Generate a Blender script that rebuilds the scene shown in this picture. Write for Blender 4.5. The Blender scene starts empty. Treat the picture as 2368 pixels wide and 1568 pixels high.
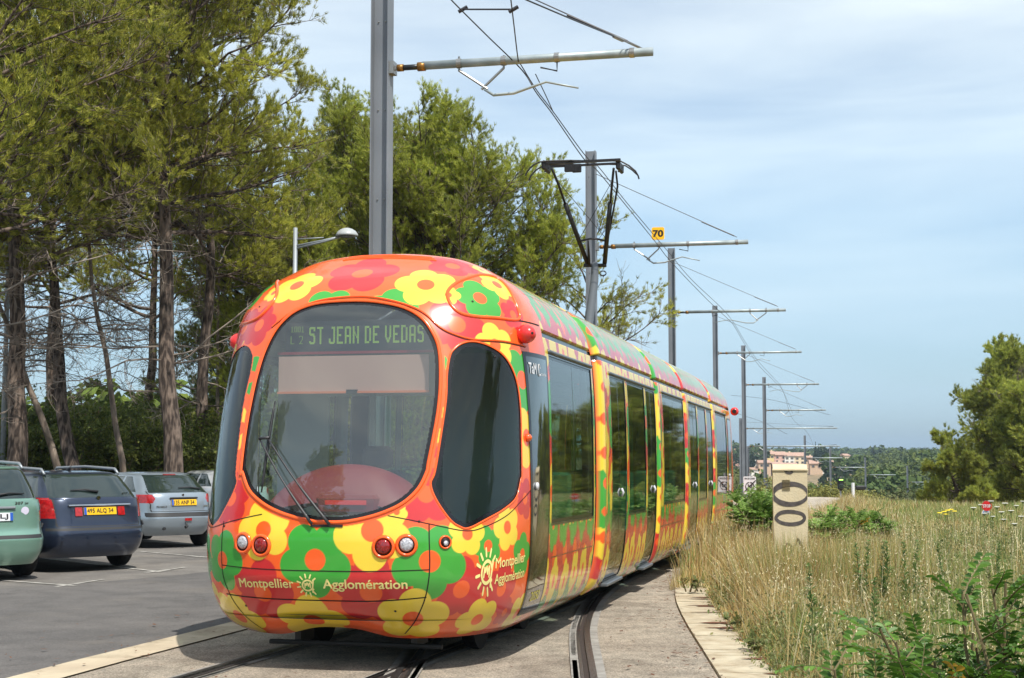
import bpy, math, random
import numpy as np
from mathutils import Vector, Matrix
random.seed(7); RNG=np.random.default_rng(11)
scene=bpy.context.scene
COL=scene.collection
R_=math.radians
# ---------------------------------------------------------------- camera
EYE=1.7; PITCH=math.atan(262/3330.0)
cam_data=bpy.data.cameras.new('camera'); cam=bpy.data.objects.new('camera',cam_data); COL.objects.link(cam)
cam.location=(0,0,EYE); cam.rotation_euler=(math.pi/2+PITCH,0,0)
cam_data.sensor_width=36.0; cam_data.lens=3330.0/2367*36; cam_data.clip_start=.05; cam_data.clip_end=30000
scene.camera=cam
scene.render.resolution_x=1024; scene.render.resolution_y=678
# ---------------------------------------------------------------- sky, sun, exposure
SUN_EL=R_(58.5); SUN_AZ=R_(151.0)     # azimuth clockwise from +Y
w=bpy.data.worlds.new('World'); scene.world=w; w.use_nodes=True
nt=w.node_tree; N=nt.nodes; L=nt.links; N.clear()
out=N.new('ShaderNodeOutputWorld'); bg=N.new('ShaderNodeBackground'); bg.inputs['Strength'].default_value=.13
sky=N.new('ShaderNodeTexSky'); sky.sky_type='NISHITA'; sky.sun_disc=False
sky.sun_elevation=SUN_EL; sky.sun_rotation=SUN_AZ; sky.altitude=50; sky.air_density=1.0; sky.dust_density=.7; sky.ozone_density=1.4
tc=N.new('ShaderNodeTexCoord'); mp=N.new('ShaderNodeMapping'); mp.inputs['Rotation'].default_value=(0,R_(-14),R_(12)); mp.inputs['Scale'].default_value=(1.5,1.3,9.0)
nz=N.new('ShaderNodeTexNoise'); nz.inputs['Scale'].default_value=1.5; nz.inputs['Detail'].default_value=6; nz.inputs['Roughness'].default_value=.5; nz.inputs['Distortion'].default_value=.35
rp=N.new('ShaderNodeValToRGB'); rp.color_ramp.elements[0].position=.40; rp.color_ramp.elements[0].color=(.34,.34,.34,1); rp.color_ramp.elements[1].position=.64; rp.color_ramp.elements[1].color=(.78,.78,.78,1)
mx=N.new('ShaderNodeMix'); mx.data_type='RGBA'; mx.inputs['B'].default_value=(7.0,7.4,7.6,1)
L.new(tc.outputs['Generated'],mp.inputs['Vector']); L.new(mp.outputs['Vector'],nz.inputs['Vector']); L.new(nz.outputs['Fac'],rp.inputs['Fac'])
L.new(rp.outputs['Color'],mx.inputs['Factor']); L.new(sky.outputs['Color'],mx.inputs['A']); sx=N.new('ShaderNodeSeparateXYZ'); L.new(tc.outputs['Generated'],sx.inputs[0])
r2=N.new('ShaderNodeValToRGB'); e=r2.color_ramp.elements; e[0].position=.0; e[0].color=(.48,.62,.75,1); e[1].position=.30; e[1].color=(.94,.97,.96,1); e.new(.06).color=(.54,.68,.79,1); e.new(.16).color=(.74,.85,.91,1)
L.new(sx.outputs['Z'],r2.inputs['Fac']); m2=N.new('ShaderNodeMix'); m2.data_type='RGBA'; m2.blend_type='MULTIPLY'; m2.inputs['Factor'].default_value=1
L.new(mx.outputs['Result'],m2.inputs['A']); L.new(r2.outputs['Color'],m2.inputs['B']); L.new(m2.outputs['Result'],bg.inputs['Color']); L.new(bg.outputs['Background'],out.inputs['Surface'])
sd=bpy.data.lights.new('sun','SUN'); sd.energy=4.2; sd.angle=R_(.6); sd.color=(1,.955,.88)
sun=bpy.data.objects.new('sun',sd); COL.objects.link(sun)
SV=Vector((math.sin(SUN_AZ)*math.cos(SUN_EL),math.cos(SUN_AZ)*math.cos(SUN_EL),math.sin(SUN_EL)))
sun.rotation_euler=SV.to_track_quat('Z','Y').to_euler(); sun.location=(20,-10,60)
scene.view_settings.view_transform='Standard'; scene.view_settings.look='None'; scene.view_settings.gamma=1; scene.view_settings.exposure=0.35
scene.render.engine='CYCLES'
scene.cycles.max_bounces=8; scene.cycles.transparent_max_bounces=12; scene.cycles.transmission_bounces=6; scene.cycles.diffuse_bounces=3; scene.cycles.glossy_bounces=4
scene.cycles.caustics_reflective=False; scene.cycles.caustics_refractive=False
# ---------------------------------------------------------------- helpers
F_=3330.0; cp_,sp_=math.cos(PITCH),math.sin(PITCH)
def srgb(r,g,b):
    f=lambda c:(c/255/12.92 if c/255<=.04045 else ((c/255+.055)/1.055)**2.4)
    return (f(r),f(g),f(b))
class MB:
    """collects vertices and polygons of ONE mesh object"""
    def __init__(s): s.V=[]; s.FS=[]; s.n=0; s.C=[]; s.hc=False
    def add(s,V,F,mi=0,col=None):
        V=np.asarray(V,float).reshape(-1,3)
        if isinstance(F,np.ndarray): s.FS.append((F+s.n,mi))
        else:
            by={}
            for f in F: by.setdefault(len(f),[]).append(f)
            for k,a in by.items(): s.FS.append((np.asarray(a,int)+s.n,mi))
        s.V.append(V)
        if col is not None:
            s.hc=True; c=np.asarray(col,float); c=np.tile(c,(len(V),1)) if c.ndim==1 else c; s.C.append(c)
        else: s.C.append(np.ones((len(V),3)))
        s.n+=len(V); return s
    def box(s,c,sz,M=None,mi=0,bev=0):
        x,y,z=[a/2 for a in sz]
        if bev>0:
            b=min(bev,x*.9,y*.9,z*.9); V=[];F=[]
            pts=[(-x+b,-y),(x-b,-y),(x,-y+b),(x,y-b),(x-b,y),(-x+b,y),(-x,y-b),(-x,-y+b)]
            ins=[(px*(1-b/x),py*(1-b/y)) for px,py in pts]
            for P,zz in((ins,-z),(pts,-z+b),(pts,z-b),(ins,z)): V+=[(px,py,zz) for px,py in P]
            for k in range(3):
                for i in range(8): j=(i+1)%8; F.append((k*8+i,k*8+j,k*8+8+j,k*8+8+i))
            F.append(tuple(range(7,-1,-1))); F.append(tuple(range(24,32)))
        else:
            V=[(-x,-y,-z),(x,-y,-z),(x,y,-z),(-x,y,-z),(-x,-y,z),(x,-y,z),(x,y,z),(-x,y,z)]
            F=[(3,2,1,0),(4,5,6,7),(0,1,5,4),(1,2,6,5),(2,3,7,6),(3,0,4,7)]
        V=np.array(V)
        if M is not None: V=V@np.array(M.to_3x3()).T
        return s.add(V+np.array(c),F,mi)
    def tube(s,P,r,k=8,mi=0,cap=True):
        P=np.asarray(P,float); n=len(P); r=np.full(n,r) if np.isscalar(r) else np.asarray(r,float)
        T=np.gradient(P,axis=0); T/=np.linalg.norm(T,axis=1)[:,None]+1e-9
        ref=np.array([0,0,1.]) if abs(T[0,2])<.9 else np.array([1.,0,0])
        a=np.cross(T,ref); a/=np.linalg.norm(a,axis=1)[:,None]+1e-9; b=np.cross(T,a)
        th=np.linspace(0,2*np.pi,k,endpoint=False)
        V=P[:,None]+r[:,None,None]*(np.cos(th)[None,:,None]*a[:,None]+np.sin(th)[None,:,None]*b[:,None])
        F=[]
        for i in range(n-1):
            for j in range(k): q=(j+1)%k; F.append((i*k+j,i*k+q,(i+1)*k+q,(i+1)*k+j))
        if cap: F.append(tuple(range(k-1,-1,-1))); F.append(tuple((n-1)*k+j for j in range(k)))
        return s.add(V.reshape(-1,3),F,mi)
    def lathe(s,prof,c=(0,0,0),k=24,M=None,mi=0):
        prof=np.asarray(prof,float); th=np.linspace(0,2*np.pi,k,endpoint=False)
        V=np.stack([prof[:,0][:,None]*np.cos(th),prof[:,0][:,None]*np.sin(th),np.repeat(prof[:,1][:,None],k,1)],-1).reshape(-1,3)
        F=[]
        for i in range(len(prof)-1):
            for j in range(k): q=(j+1)%k; F.append((i*k+j,i*k+q,(i+1)*k+q,(i+1)*k+j))
        F.append(tuple(range(k-1,-1,-1))); F.append(tuple((len(prof)-1)*k+j for j in range(k)))
        if M is not None: V=V@np.array(M.to_3x3()).T
        return s.add(V+np.array(c),F,mi)
    def build(s,name,mats,parent=None,smooth=False,origin=None,kind=None):
        me=bpy.data.meshes.new(name)
        V=np.concatenate(s.V) if s.V else np.zeros((0,3))
        me.vertices.add(len(V)); 
        off=np.zeros(3) if origin is None else np.array(origin,float)
        me.vertices.foreach_set('co',(V-off).astype(np.float32).ravel())
        lv=[];ls=[];mi=[];p=0
        for f,m in s.FS:
            if len(f)==0: continue
            n,k=f.shape; lv.append(f.ravel()); ls.append(p+np.arange(n)*k); p+=n*k
            mi.append(np.full(n,m) if np.isscalar(m) else m)
        if lv:
            lv=np.concatenate(lv);ls=np.concatenate(ls);mi=np.concatenate(mi)
            me.loops.add(len(lv)); me.loops.foreach_set('vertex_index',lv.astype(np.int32))
            me.polygons.add(len(ls)); me.polygons.foreach_set('loop_start',ls.astype(np.int32))
            me.polygons.foreach_set('material_index',mi.astype(np.int32))
            me.polygons.foreach_set('use_smooth',np.full(len(ls),bool(smooth)))
        for m in (mats if isinstance(mats,(list,tuple)) else [mats]): me.materials.append(m)
        if s.hc:
            C=np.concatenate(s.C); C=np.concatenate([C,np.ones((len(C),1))],1)
            at=me.color_attributes.new('Col','FLOAT_COLOR','POINT'); at.data.foreach_set('color',C.astype(np.float32).ravel())
        me.update(calc_edges=True)
        o=bpy.data.objects.new(name,me); COL.objects.link(o); o.location=off
        if parent is not None:
            o.parent=parent; o.location=off-np.array(parent.location) if origin is not None else off
        if kind: o['kind']=kind
        return o
def wchild(mb,name,mats,parent,smooth=False):
    """part given in world coordinates, parented to a thing standing at parent.location (chain of unrotated parents)"""
    p=parent; off=np.zeros(3)
    while p is not None: off+=np.array(p.location); p=p.parent
    for i in range(len(mb.V)): mb.V[i]=mb.V[i]-off
    return mb.build(name,mats,parent,smooth)
def tag(o,label=None,cat=None,group=None,kind=None):
    if label: o['label']=label
    if cat: o['category']=cat
    if group: o['group']=group
    if kind: o['kind']=kind
    return o
def thing(name,loc,label,cat,group=None,rz=0):
    o=bpy.data.objects.new(name,None); COL.objects.link(o); o.location=loc; o.rotation_euler=(0,0,rz); o.empty_display_size=.3
    return tag(o,label,cat,group)
def dup(root,loc,rz=0,label=None,scale=None):
    def cpy(o,par):
        c=o.copy(); COL.objects.link(c)
        if par: c.parent=par
        for ch in [x for x in bpy.data.objects if x.parent==o and x is not c]: cpy(ch,c)
        return c
    r=cpy(root,None); r.location=loc; r.rotation_euler=(0,0,rz)
    if scale: r.scale=scale
    if label: r['label']=label
    return r
# ---- materials
def mat(name,col,rough=.6,metal=0,spec=.5,coat=0,noise=0,nscale=8,bump=0,bscale=60,attr=False,col2=None,trans=0,coord='Object',emit=None,estr=1,sss=0,detail=4,backcol=None,stretch=None,ramp=(.35,.65)):
    m=bpy.data.materials.new(name); m.use_nodes=True; nt=m.node_tree; N=nt.nodes; L=nt.links; b=N['Principled BSDF']
    b.inputs['Roughness'].default_value=rough; b.inputs['Metallic'].default_value=metal
    b.inputs['Specular IOR Level'].default_value=spec; b.inputs['Coat Weight'].default_value=coat; b.inputs['Coat Roughness'].default_value=.04
    if isinstance(col,(tuple,list)): b.inputs['Base Color'].default_value=(*col[:3],1)
    src=None
    tcn=N.new('ShaderNodeTexCoord'); mpn=N.new('ShaderNodeMapping'); L.new(tcn.outputs[coord],mpn.inputs['Vector'])
    if stretch: mpn.inputs['Scale'].default_value=stretch
    if col2 is not None:
        nz=N.new('ShaderNodeTexNoise'); nz.inputs['Scale'].default_value=nscale; nz.inputs['Detail'].default_value=detail; L.new(mpn.outputs['Vector'],nz.inputs['Vector'])
        rp=N.new('ShaderNodeValToRGB'); rp.color_ramp.elements[0].position=ramp[0]; rp.color_ramp.elements[1].position=ramp[1]
        rp.color_ramp.elements[0].color=(*col[:3],1); rp.color_ramp.elements[1].color=(*col2[:3],1)
        L.new(nz.outputs['Fac'],rp.inputs['Fac']); src=rp.outputs['Color']
    if attr:
        a=N.new('ShaderNodeVertexColor'); a.layer_name='Col'
        if src is None: src=a.outputs['Color']
        else:
            mxn=N.new('ShaderNodeMix'); mxn.data_type='RGBA'; mxn.blend_type='MULTIPLY'; mxn.inputs['Factor'].default_value=1
            L.new(src,mxn.inputs['A']); L.new(a.outputs['Color'],mxn.inputs['B']); src=mxn.outputs['Result']
    if noise>0:
        nz2=N.new('ShaderNodeTexNoise'); nz2.inputs['Scale'].default_value=nscale if col2 is None else nscale*4; nz2.inputs['Detail'].default_value=6; L.new(mpn.outputs['Vector'],nz2.inputs['Vector'])
        mr=N.new('ShaderNodeMapRange'); mr.inputs['From Min'].default_value=.3; mr.inputs['From Max'].default_value=.7; mr.inputs['To Min'].default_value=1-noise; mr.inputs['To Max'].default_value=1+noise
        L.new(nz2.outputs['Fac'],mr.inputs['Value'])
        hs=N.new('ShaderNodeMix'); hs.data_type='RGBA'; hs.blend_type='MULTIPLY'; hs.inputs['Factor'].default_value=1
        if src is None: hs.inputs['A'].default_value=(*col[:3],1)
        else: L.new(src,hs.inputs['A'])
        L.new(mr.outputs['Result'],hs.inputs['B']); src=hs.outputs['Result']
    if backcol is not None:
        g=N.new('ShaderNodeNewGeometry'); mb_=N.new('ShaderNodeMix'); mb_.data_type='RGBA'; L.new(g.outputs['Backfacing'],mb_.inputs['Factor'])
        if src is None: mb_.inputs['A'].default_value=(*col[:3],1)
        else: L.new(src,mb_.inputs['A'])
        mb_.inputs['B'].default_value=(*backcol,1); src=mb_.outputs['Result']
    if src is not None: L.new(src,b.inputs['Base Color'])
    if bump>0:
        nb=N.new('ShaderNodeTexNoise'); nb.inputs['Scale'].default_value=bscale; nb.inputs['Detail'].default_value=5; L.new(mpn.outputs['Vector'],nb.inputs['Vector'])
        bp=N.new('ShaderNodeBump'); bp.inputs['Strength'].default_value=bump; bp.inputs['Distance'].default_value=.02; L.new(nb.outputs['Fac'],bp.inputs['Height']); L.new(bp.outputs['Normal'],b.inputs['Normal'])
    if trans>0:   # light through thin leaves
        o=[n for n in N if n.type=='OUTPUT_MATERIAL'][0]; tl=N.new('ShaderNodeBsdfTranslucent'); ms=N.new('ShaderNodeMixShader'); ms.inputs['Fac'].default_value=trans
        if src is not None: L.new(src,tl.inputs['Color'])
        else: tl.inputs['Color'].default_value=(*col[:3],1)
        L.new(b.outputs['BSDF'],ms.inputs[1]); L.new(tl.outputs['BSDF'],ms.inputs[2]); L.new(ms.outputs['Shader'],o.inputs['Surface'])
    if emit is not None: b.inputs['Emission Color'].default_value=(*emit,1); b.inputs['Emission Strength'].default_value=estr
    return m
def glass(name,tint,rough=.02,ior=1.5,mix_diffuse=0,dcol=(.1,.1,.1)):
    m=bpy.data.materials.new(name); m.use_nodes=True; nt=m.node_tree; N=nt.nodes; L=nt.links; N.remove(N['Principled BSDF']); o=[n for n in N if n.type=='OUTPUT_MATERIAL'][0]
    t=N.new('ShaderNodeBsdfTransparent'); t.inputs['Color'].default_value=(*tint,1)
    g=N.new('ShaderNodeBsdfGlossy'); g.inputs['Roughness'].default_value=rough; g.inputs['Color'].default_value=(1,1,1,1)
    # Schlick reflectance, the same from both sides of the pane
    ge=N.new('ShaderNodeNewGeometry'); dt=N.new('ShaderNodeVectorMath'); dt.operation='DOT_PRODUCT'; L.new(ge.outputs['Normal'],dt.inputs[0]); L.new(ge.outputs['Incoming'],dt.inputs[1])
    ab=N.new('ShaderNodeMath'); ab.operation='ABSOLUTE'; L.new(dt.outputs['Value'],ab.inputs[0]); om=N.new('ShaderNodeMath'); om.operation='SUBTRACT'; om.inputs[0].default_value=1; om.use_clamp=True; L.new(ab.outputs[0],om.inputs[1])
    pw=N.new('ShaderNodeMath'); pw.operation='POWER'; pw.inputs[1].default_value=4.3; L.new(om.outputs[0],pw.inputs[0]); r0=((ior-1)/(ior+1))**2+.02
    mu=N.new('ShaderNodeMath'); mu.operation='MULTIPLY_ADD'; mu.inputs[1].default_value=1-r0; mu.inputs[2].default_value=r0; mu.use_clamp=True; L.new(pw.outputs[0],mu.inputs[0])
    ms=N.new('ShaderNodeMixShader'); L.new(mu.outputs[0],ms.inputs['Fac'])
    base=t.outputs['BSDF']
    if mix_diffuse>0:
        d=N.new('ShaderNodeBsdfDiffuse'); d.inputs['Color'].default_value=(*dcol,1); m2=N.new('ShaderNodeMixShader'); m2.inputs['Fac'].default_value=mix_diffuse
        L.new(base,m2.inputs[1]); L.new(d.outputs['BSDF'],m2.inputs[2]); base=m2.outputs['Shader']
    L.new(base,ms.inputs[1]); L.new(g.outputs['BSDF'],ms.inputs[2]); L.new(ms.outputs['Shader'],o.inputs['Surface'])
    return m
def text_geo(body,size,bold=0,res=3,spacing=1.0,align='CENTER',shear=0):
    cu=bpy.data.curves.new('txt','FONT'); cu.body=body; cu.size=size;  cu.resolution_u=res; cu.align_x=align; cu.align_y='CENTER'; cu.space_character=spacing; cu.shear=shear
    o=bpy.data.objects.new('txt',cu); COL.objects.link(o); bpy.context.view_layer.update()
    dg=bpy.context.evaluated_depsgraph_get(); me=bpy.data.meshes.new_from_object(o.evaluated_get(dg))
    V=np.array([v.co[:] for v in me.vertices]).reshape(-1,3); Fs=[tuple(p.vertices) for p in me.polygons]
    bpy.data.objects.remove(o); bpy.data.curves.remove(cu); bpy.data.meshes.remove(me)
    if bold>0:      # heavier strokes: the same letters laid again with tiny shifts, each a hair above the last
        n=len(V); sh=[(0,0),(bold,0),(-bold,0),(0,bold*.7),(0,-bold*.7)]; V=np.concatenate([V+np.array([a*1.5,b*1.5,k*.0005]) for k,(a,b) in enumerate(sh)]); Fs=[tuple(i+k*n for i in f) for k in range(5) for f in Fs]
    return V,Fs
def smooth_interp(x,xp,yp):
    x=np.asarray(x,float); xp=np.asarray(xp,float); yp=np.asarray(yp,float); h=np.diff(xp); d=np.diff(yp)/h
    m=np.zeros(len(xp)); s=d[1:]+d[:-1]; m[1:-1]=np.where(d[1:]*d[:-1]>0,2*d[1:]*d[:-1]/np.where(s==0,1,s),0); m[0]=d[0]; m[-1]=d[-1]
    i=np.clip(np.searchsorted(xp,x)-1,0,len(h)-1); t=np.clip((x-xp[i])/h[i],0,1)
    return (2*t**3-3*t**2+1)*yp[i]+(t**3-2*t**2+t)*h[i]*m[i]+(-2*t**3+3*t**2)*yp[i+1]+(t**3-t**2)*h[i]*m[i+1]
def inside(px,py,poly):
    poly=np.asarray(poly,float); r=np.zeros(np.shape(px),bool); n=len(poly); j=n-1
    for i in range(n):
        xi,yi=poly[i];xj,yj=poly[j]
        c=((yi>py)!=(yj>py)); 
        with np.errstate(divide='ignore',invalid='ignore'): xx=(xj-xi)*(py-yi)/(yj-yi+1e-12)+xi
        r^=c&(px<xx); j=i
    return r
def spline(pts,n=8,closed=True):
    P=np.asarray(pts,float); out=[]; m=len(P)
    rng=range(m) if closed else range(m-1)
    for i in rng:
        a=P[(i-1)%m] if closed or i>0 else P[0]; b=P[i]; c=P[(i+1)%m]; d=P[(i+2)%m] if closed or i+2<m else P[-1]
        for t in np.linspace(0,1,n,endpoint=False):
            out.append(.5*((2*b)+(-a+c)*t+(2*a-5*b+4*c-d)*t*t+(-a+3*b-3*c+d)*t**3))
    if not closed: out.append(P[-1])
    return np.array(out)
# ---------------------------------------------------------------- terrain
# line of the tramway: a little downhill, then dropping into the valley
trk_y=np.array([-400,12,70,84,100,118,130,155,165,190,200,260,420,700,1200,2500,9000.])
trk_z=np.array([0,0,-.45,-1.2,-2.1,-3.1,-4.1,-5.5,-6.6,-7.9,-9.0,-11,-12,-13,-10,-8,5.])
rgt_y=np.array([-400,12,50,60,80,120,160,200,260,420,700,1200,2500,9000.])
rgt_z=np.array([0,0,-.33,-.75,-2.4,-5.4,-7.4,-9.2,-11,-12,-13,-10,-8,5.])
lft_y=np.array([-400,12,120,400,9000.]); lft_z=np.array([0,0,-.6,-6,5.])
def axis_x(y): return .16-1.35+.2485*(y-12)
def ground_z(x,y):
    x=np.asarray(x,float);y=np.asarray(y,float)
    zt=np.interp(y,trk_y,trk_z); zr=np.interp(y,rgt_y,rgt_z); zl=np.interp(y,lft_y,lft_z)
    t=x-axis_x(np.minimum(y,260))
    kr=np.clip((t-2.5)/6,0,1); kl=np.clip((-t-6)/25,0,1)
    z=zt*(1-kr)+zr*kr; z=z*(1-kl)+zl*kl
    # village hill and wooded rises
    z=z+9*np.exp(-(((x-128)/120)**2+((y-790)/150)**2))+5*np.exp(-(((x-250)/110)**2+((y-600)/130)**2))+2.5*np.exp(-(((x-125)/40)**2+((y-330)/70)**2))
    return z
M_ground=mat('dry_ground',srgb(150,125,92),rough=.95,col2=srgb(105,95,62),nscale=.35,noise=.2,coord='Generated' if False else 'Object')
xs=np.concatenate([np.linspace(-3000,-60,20),np.linspace(-55,120,90),np.linspace(125,500,60),np.linspace(520,4000,20)])
ys=np.concatenate([np.linspace(-200,-5,8),np.linspace(0,120,60),np.linspace(124,1000,110),np.linspace(1050,9000,30)])
X,Y=np.meshgrid(xs,ys); Z=ground_z(X,Y)-.008
nx,ny=len(xs),len(ys); idx=np.arange(nx*ny).reshape(ny,nx)
g=MB(); g.add(np.stack([X,Y,Z],-1),np.stack([idx[:-1,:-1],idx[:-1,1:],idx[1:,1:],idx[1:,:-1]],-1).reshape(-1,4)); g.build('ground',M_ground,smooth=True,kind='structure')
def strip(name,A,B,mt,dz,kind='structure',nsub=1,thick=0,label=None):
    """a sheet between two polylines on the ground"""
    A=np.asarray(A,float);B=np.asarray(B,float); n=len(A); k=nsub+1
    V=[];
    for i in range(n):
        for j in range(k):
            p=A[i]*(1-j/nsub)+B[i]*(j/nsub); V.append((p[0],p[1],ground_z(p[0],p[1])+dz))
    F=[(i*k+j,i*k+j+1,(i+1)*k+j+1,(i+1)*k+j) for i in range(n-1) for j in range(k-1)]
    m=MB(); m.add(V,F); return m.build(name,mt,kind=kind)
def dens(P,step=1.0):
    P=np.asarray(P,float); out=[P[0]]
    for a,b in zip(P[:-1],P[1:]):
        n=max(1,int(np.hypot(*(b-a))/step))
        for i in range(1,n+1): out.append(a+(b-a)*i/n)
    return np.array(out)
def offs(P,d):
    T=np.gradient(P,axis=0); T/=np.linalg.norm(T,axis=1)[:,None]; return P+np.stack([T[:,1],-T[:,0]],-1)*d
# kerb strip on the left: two edges measured on the ground
def kline(p,st=.5):
    p=np.array(p,float); y=np.arange(p[0,1],p[-1,1]+.01,st); return np.stack([smooth_interp(y,p[:,1],p[:,0]),y],-1)
kerb_out=kline([[-7.2,-3.0],[-5.75,3.0],[-3.78,11.05],[-3.36,12.68],[-2.89,14.55],[3.1,38.0],[12.6,75]]); kerb_in=offs(kerb_out,.40)
right_edge=kline([[1.15,-3],[1.30,4],[1.56,11.05],[1.63,12.52],[1.74,14.63],[1.90,16.94],[2.14,19.06],[2.40,20.55],[4.4,28],[7.6,39],[16,70]])
M_asph=mat('car_park_asphalt',srgb(104,100,96),rough=.9,col2=srgb(120,115,109),nscale=.5,noise=.13,bump=.5,bscale=180)
M_agg=mat('aggregate_paving',srgb(186,174,156),rough=.9,col2=srgb(168,155,138),nscale=.9,noise=.28,bump=.9,bscale=260)
def speckle(m,scale,lo,hi,dark):
    nt=m.node_tree;N=nt.nodes;L=nt.links;b=N['Principled BSDF']; src=b.inputs['Base Color'].links[0].from_socket
    tc=N.new('ShaderNodeTexCoord'); v=N.new('ShaderNodeTexVoronoi'); v.inputs['Scale'].default_value=scale; L.new(tc.outputs['Object'],v.inputs['Vector'])
    rr=N.new('ShaderNodeSeparateColor'); L.new(v.outputs['Color'],rr.inputs[0]); mr=N.new('ShaderNodeMapRange'); mr.inputs['To Min'].default_value=lo; mr.inputs['To Max'].default_value=hi; L.new(rr.outputs[0],mr.inputs['Value'])
    mm=N.new('ShaderNodeMix'); mm.data_type='RGBA'; mm.blend_type='MULTIPLY'; mm.inputs['Factor'].default_value=1; L.new(src,mm.inputs['A']); L.new(mr.outputs['Result'],mm.inputs['B'])
    L.new(mm.outputs['Result'],b.inputs['Base Color'])
def stains(m,col,sc,lo,hi,amt):
    nt=m.node_tree;N=nt.nodes;L=nt.links;b=N['Principled BSDF']; src=b.inputs['Base Color'].links[0].from_socket; tc=N.new('ShaderNodeTexCoord')
    n=N.new('ShaderNodeTexNoise'); n.inputs['Scale'].default_value=sc; n.inputs['Detail'].default_value=8; n.inputs['Roughness'].default_value=.65; n.inputs['Distortion'].default_value=.8; L.new(tc.outputs['Object'],n.inputs['Vector'])
    r=N.new('ShaderNodeMapRange'); r.inputs['From Min'].default_value=lo; r.inputs['From Max'].default_value=hi; r.inputs['To Max'].default_value=amt; L.new(n.outputs['Fac'],r.inputs['Value'])
    mm=N.new('ShaderNodeMix'); mm.data_type='RGBA'; mm.inputs['B'].default_value=(*col,1); L.new(r.outputs['Result'],mm.inputs['Factor']); L.new(src,mm.inputs['A']); L.new(mm.outputs['Result'],b.inputs['Base Color'])
stains(M_agg,srgb(112,98,82),.7,.52,.72,.55); stains(M_asph,srgb(60,57,55),.9,.56,.70,.5); stains(M_asph,srgb(150,138,122),.35,.55,.75,.35)
speckle(M_agg,90,.55,1.4,0); speckle(M_asph,70,.8,1.2,0)
M_kerb=mat('kerb_stone',srgb(194,180,154),rough=.85,col2=srgb(178,162,138),nscale=1.5,noise=.1,bump=.3,bscale=90)
# car park: everything left of the kerb
ap=[]; 
A=kerb_out.copy(); B=A.copy(); B[:,0]=-38
strip('car_park',B,A,M_asph,.0,nsub=24)
strip('kerb_strip',kerb_out,kerb_in,M_kerb,.012,nsub=2)
bi=kerb_in.copy(); 
be=np.stack([np.interp(bi[:,1],right_edge[:,1],right_edge[:,0]),bi[:,1]],-1)
strip('track_bed',bi,be,M_agg,.0,nsub=4)
# newer asphalt lane in front of the bays, painted bay lines
M_asph2=mat('newer_asphalt',srgb(92,89,87),rough=.9,col2=srgb(103,99,96),nscale=.6,noise=.12,bump=.5,bscale=180)
speckle(M_asph2,80,.8,1.2,0)
def Gd(x,y):
    xr=(x-1183.5)/F_; yr=(784-y)/F_; d=np.array([xr,cp_-yr*sp_,sp_+yr*cp_]); k=-EYE/d[2]; return d[:2]*k
lane=[[-12.5,15.6],[-8.64,17.3],[-6.0,19.3],[-4.0,22.6],[-1.2,28.5],[2.6,40]]
lane=dens(spline(lane,5,False)); lr=np.stack([np.interp(lane[:,1],kerb_out[:,1],kerb_out[:,0]),lane[:,1]],-1)
lane0=np.array([[-12.6,3],[-12.5,8],[-12.5,15.6]]); lane0=dens(lane0); lane=np.concatenate([lane0[:-1],lane])
lr=np.stack([np.interp(lane[:,1],kerb_out[:,1],kerb_out[:,0]),lane[:,1]],-1)
strip('asphalt_lane',lane,lr-[.01,0],M_asph2,.004,nsub=8)
stains(M_asph2,srgb(54,52,50),1.3,.58,.70,.45); stains(M_asph2,srgb(128,118,104),.45,.55,.75,.35); stains(M_kerb,srgb(120,104,82),1.6,.50,.68,.6)
M_paint=mat('worn_white_paint',srgb(176,172,164),rough=.8,col2=srgb(130,126,120),nscale=6,noise=.2,ramp=(.4,.62))
bd=np.array([-.671,.741]); bp_=np.array([.741,.671])
lines=MB()
def seg(a,b,w):
    a=np.array(a);b=np.array(b);t=(b-a)/np.hypot(*(b-a));n=np.array([-t[1],t[0]])*w/2
    V=[(*(a-n),.007),(*(b-n),.007),(*(b+n),.007),(*(a+n),.007)]; lines.add([(x,y,float(ground_z(x,y))+.008) for x,y,_ in V],[(0,1,2,3)])
e0=np.array([-5.18,21.3])
for k in (-2,-1,0,1,2,3,4):
    e=e0+np.array([.62,2.75])*k*1.13 if k>0 else e0+np.array([1.5,1.1])*k*2.0
    pass
for p,q in [((86,1277),(372,1311.5)),((320,1261.5),(478,1276)),((395,1208),(485,1215.5)),((330,1237),(480,1247)),((0,1332),(175,1345.5))]:
    a,b=Gd(*p),Gd(*q); seg(a,b,.10)
for p,q in [((340,1313.5),(430,1300)),((130,1348),(240,1330)),((330,1313),(400,1307))]:
    a,b=Gd(*p),Gd(*q); seg(a,b,.07)
lines.build('bay_markings',M_paint,kind='structure')
# stone edging on the right (irregular slabs) with brown litter
M_slab=mat('edging_slab',srgb(194,184,160),rough=.85,col2=srgb(172,158,132),nscale=4,noise=.1,bump=.35,bscale=70)
stains(M_slab,srgb(128,106,78),2.4,.50,.68,.6)
slabs=MB(); P=right_edge; ly=np.concatenate([[0],np.cumsum(np.hypot(*np.diff(P,axis=0).T))]); pos=9.0*0+3.0; rs=random.Random(5)
def at(l): return np.array([np.interp(l,ly,P[:,0]),np.interp(l,ly,P[:,1])])
while pos<ly[-1]-30:
    wl=rs.uniform(.30,.36); a=at(pos+.008);b=at(pos+wl-.008); t=(b-a)/np.hypot(*(b-a)); n=np.array([t[1],-t[0]]); W_=.47+rs.uniform(-.03,.03); h=.018+rs.uniform(0,.008)
    q=[a+n*.01,a+n*W_,b+n*W_,b+n*.01]; V=[(*p,float(ground_z(*p))-.01) for p in q]+[(*p,float(ground_z(*p))+h) for p in q]
    slabs.add(V,[(0,1,5,4),(1,2,6,5),(2,3,7,6),(3,0,4,7),(4,5,6,7)]); pos+=wl
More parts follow.
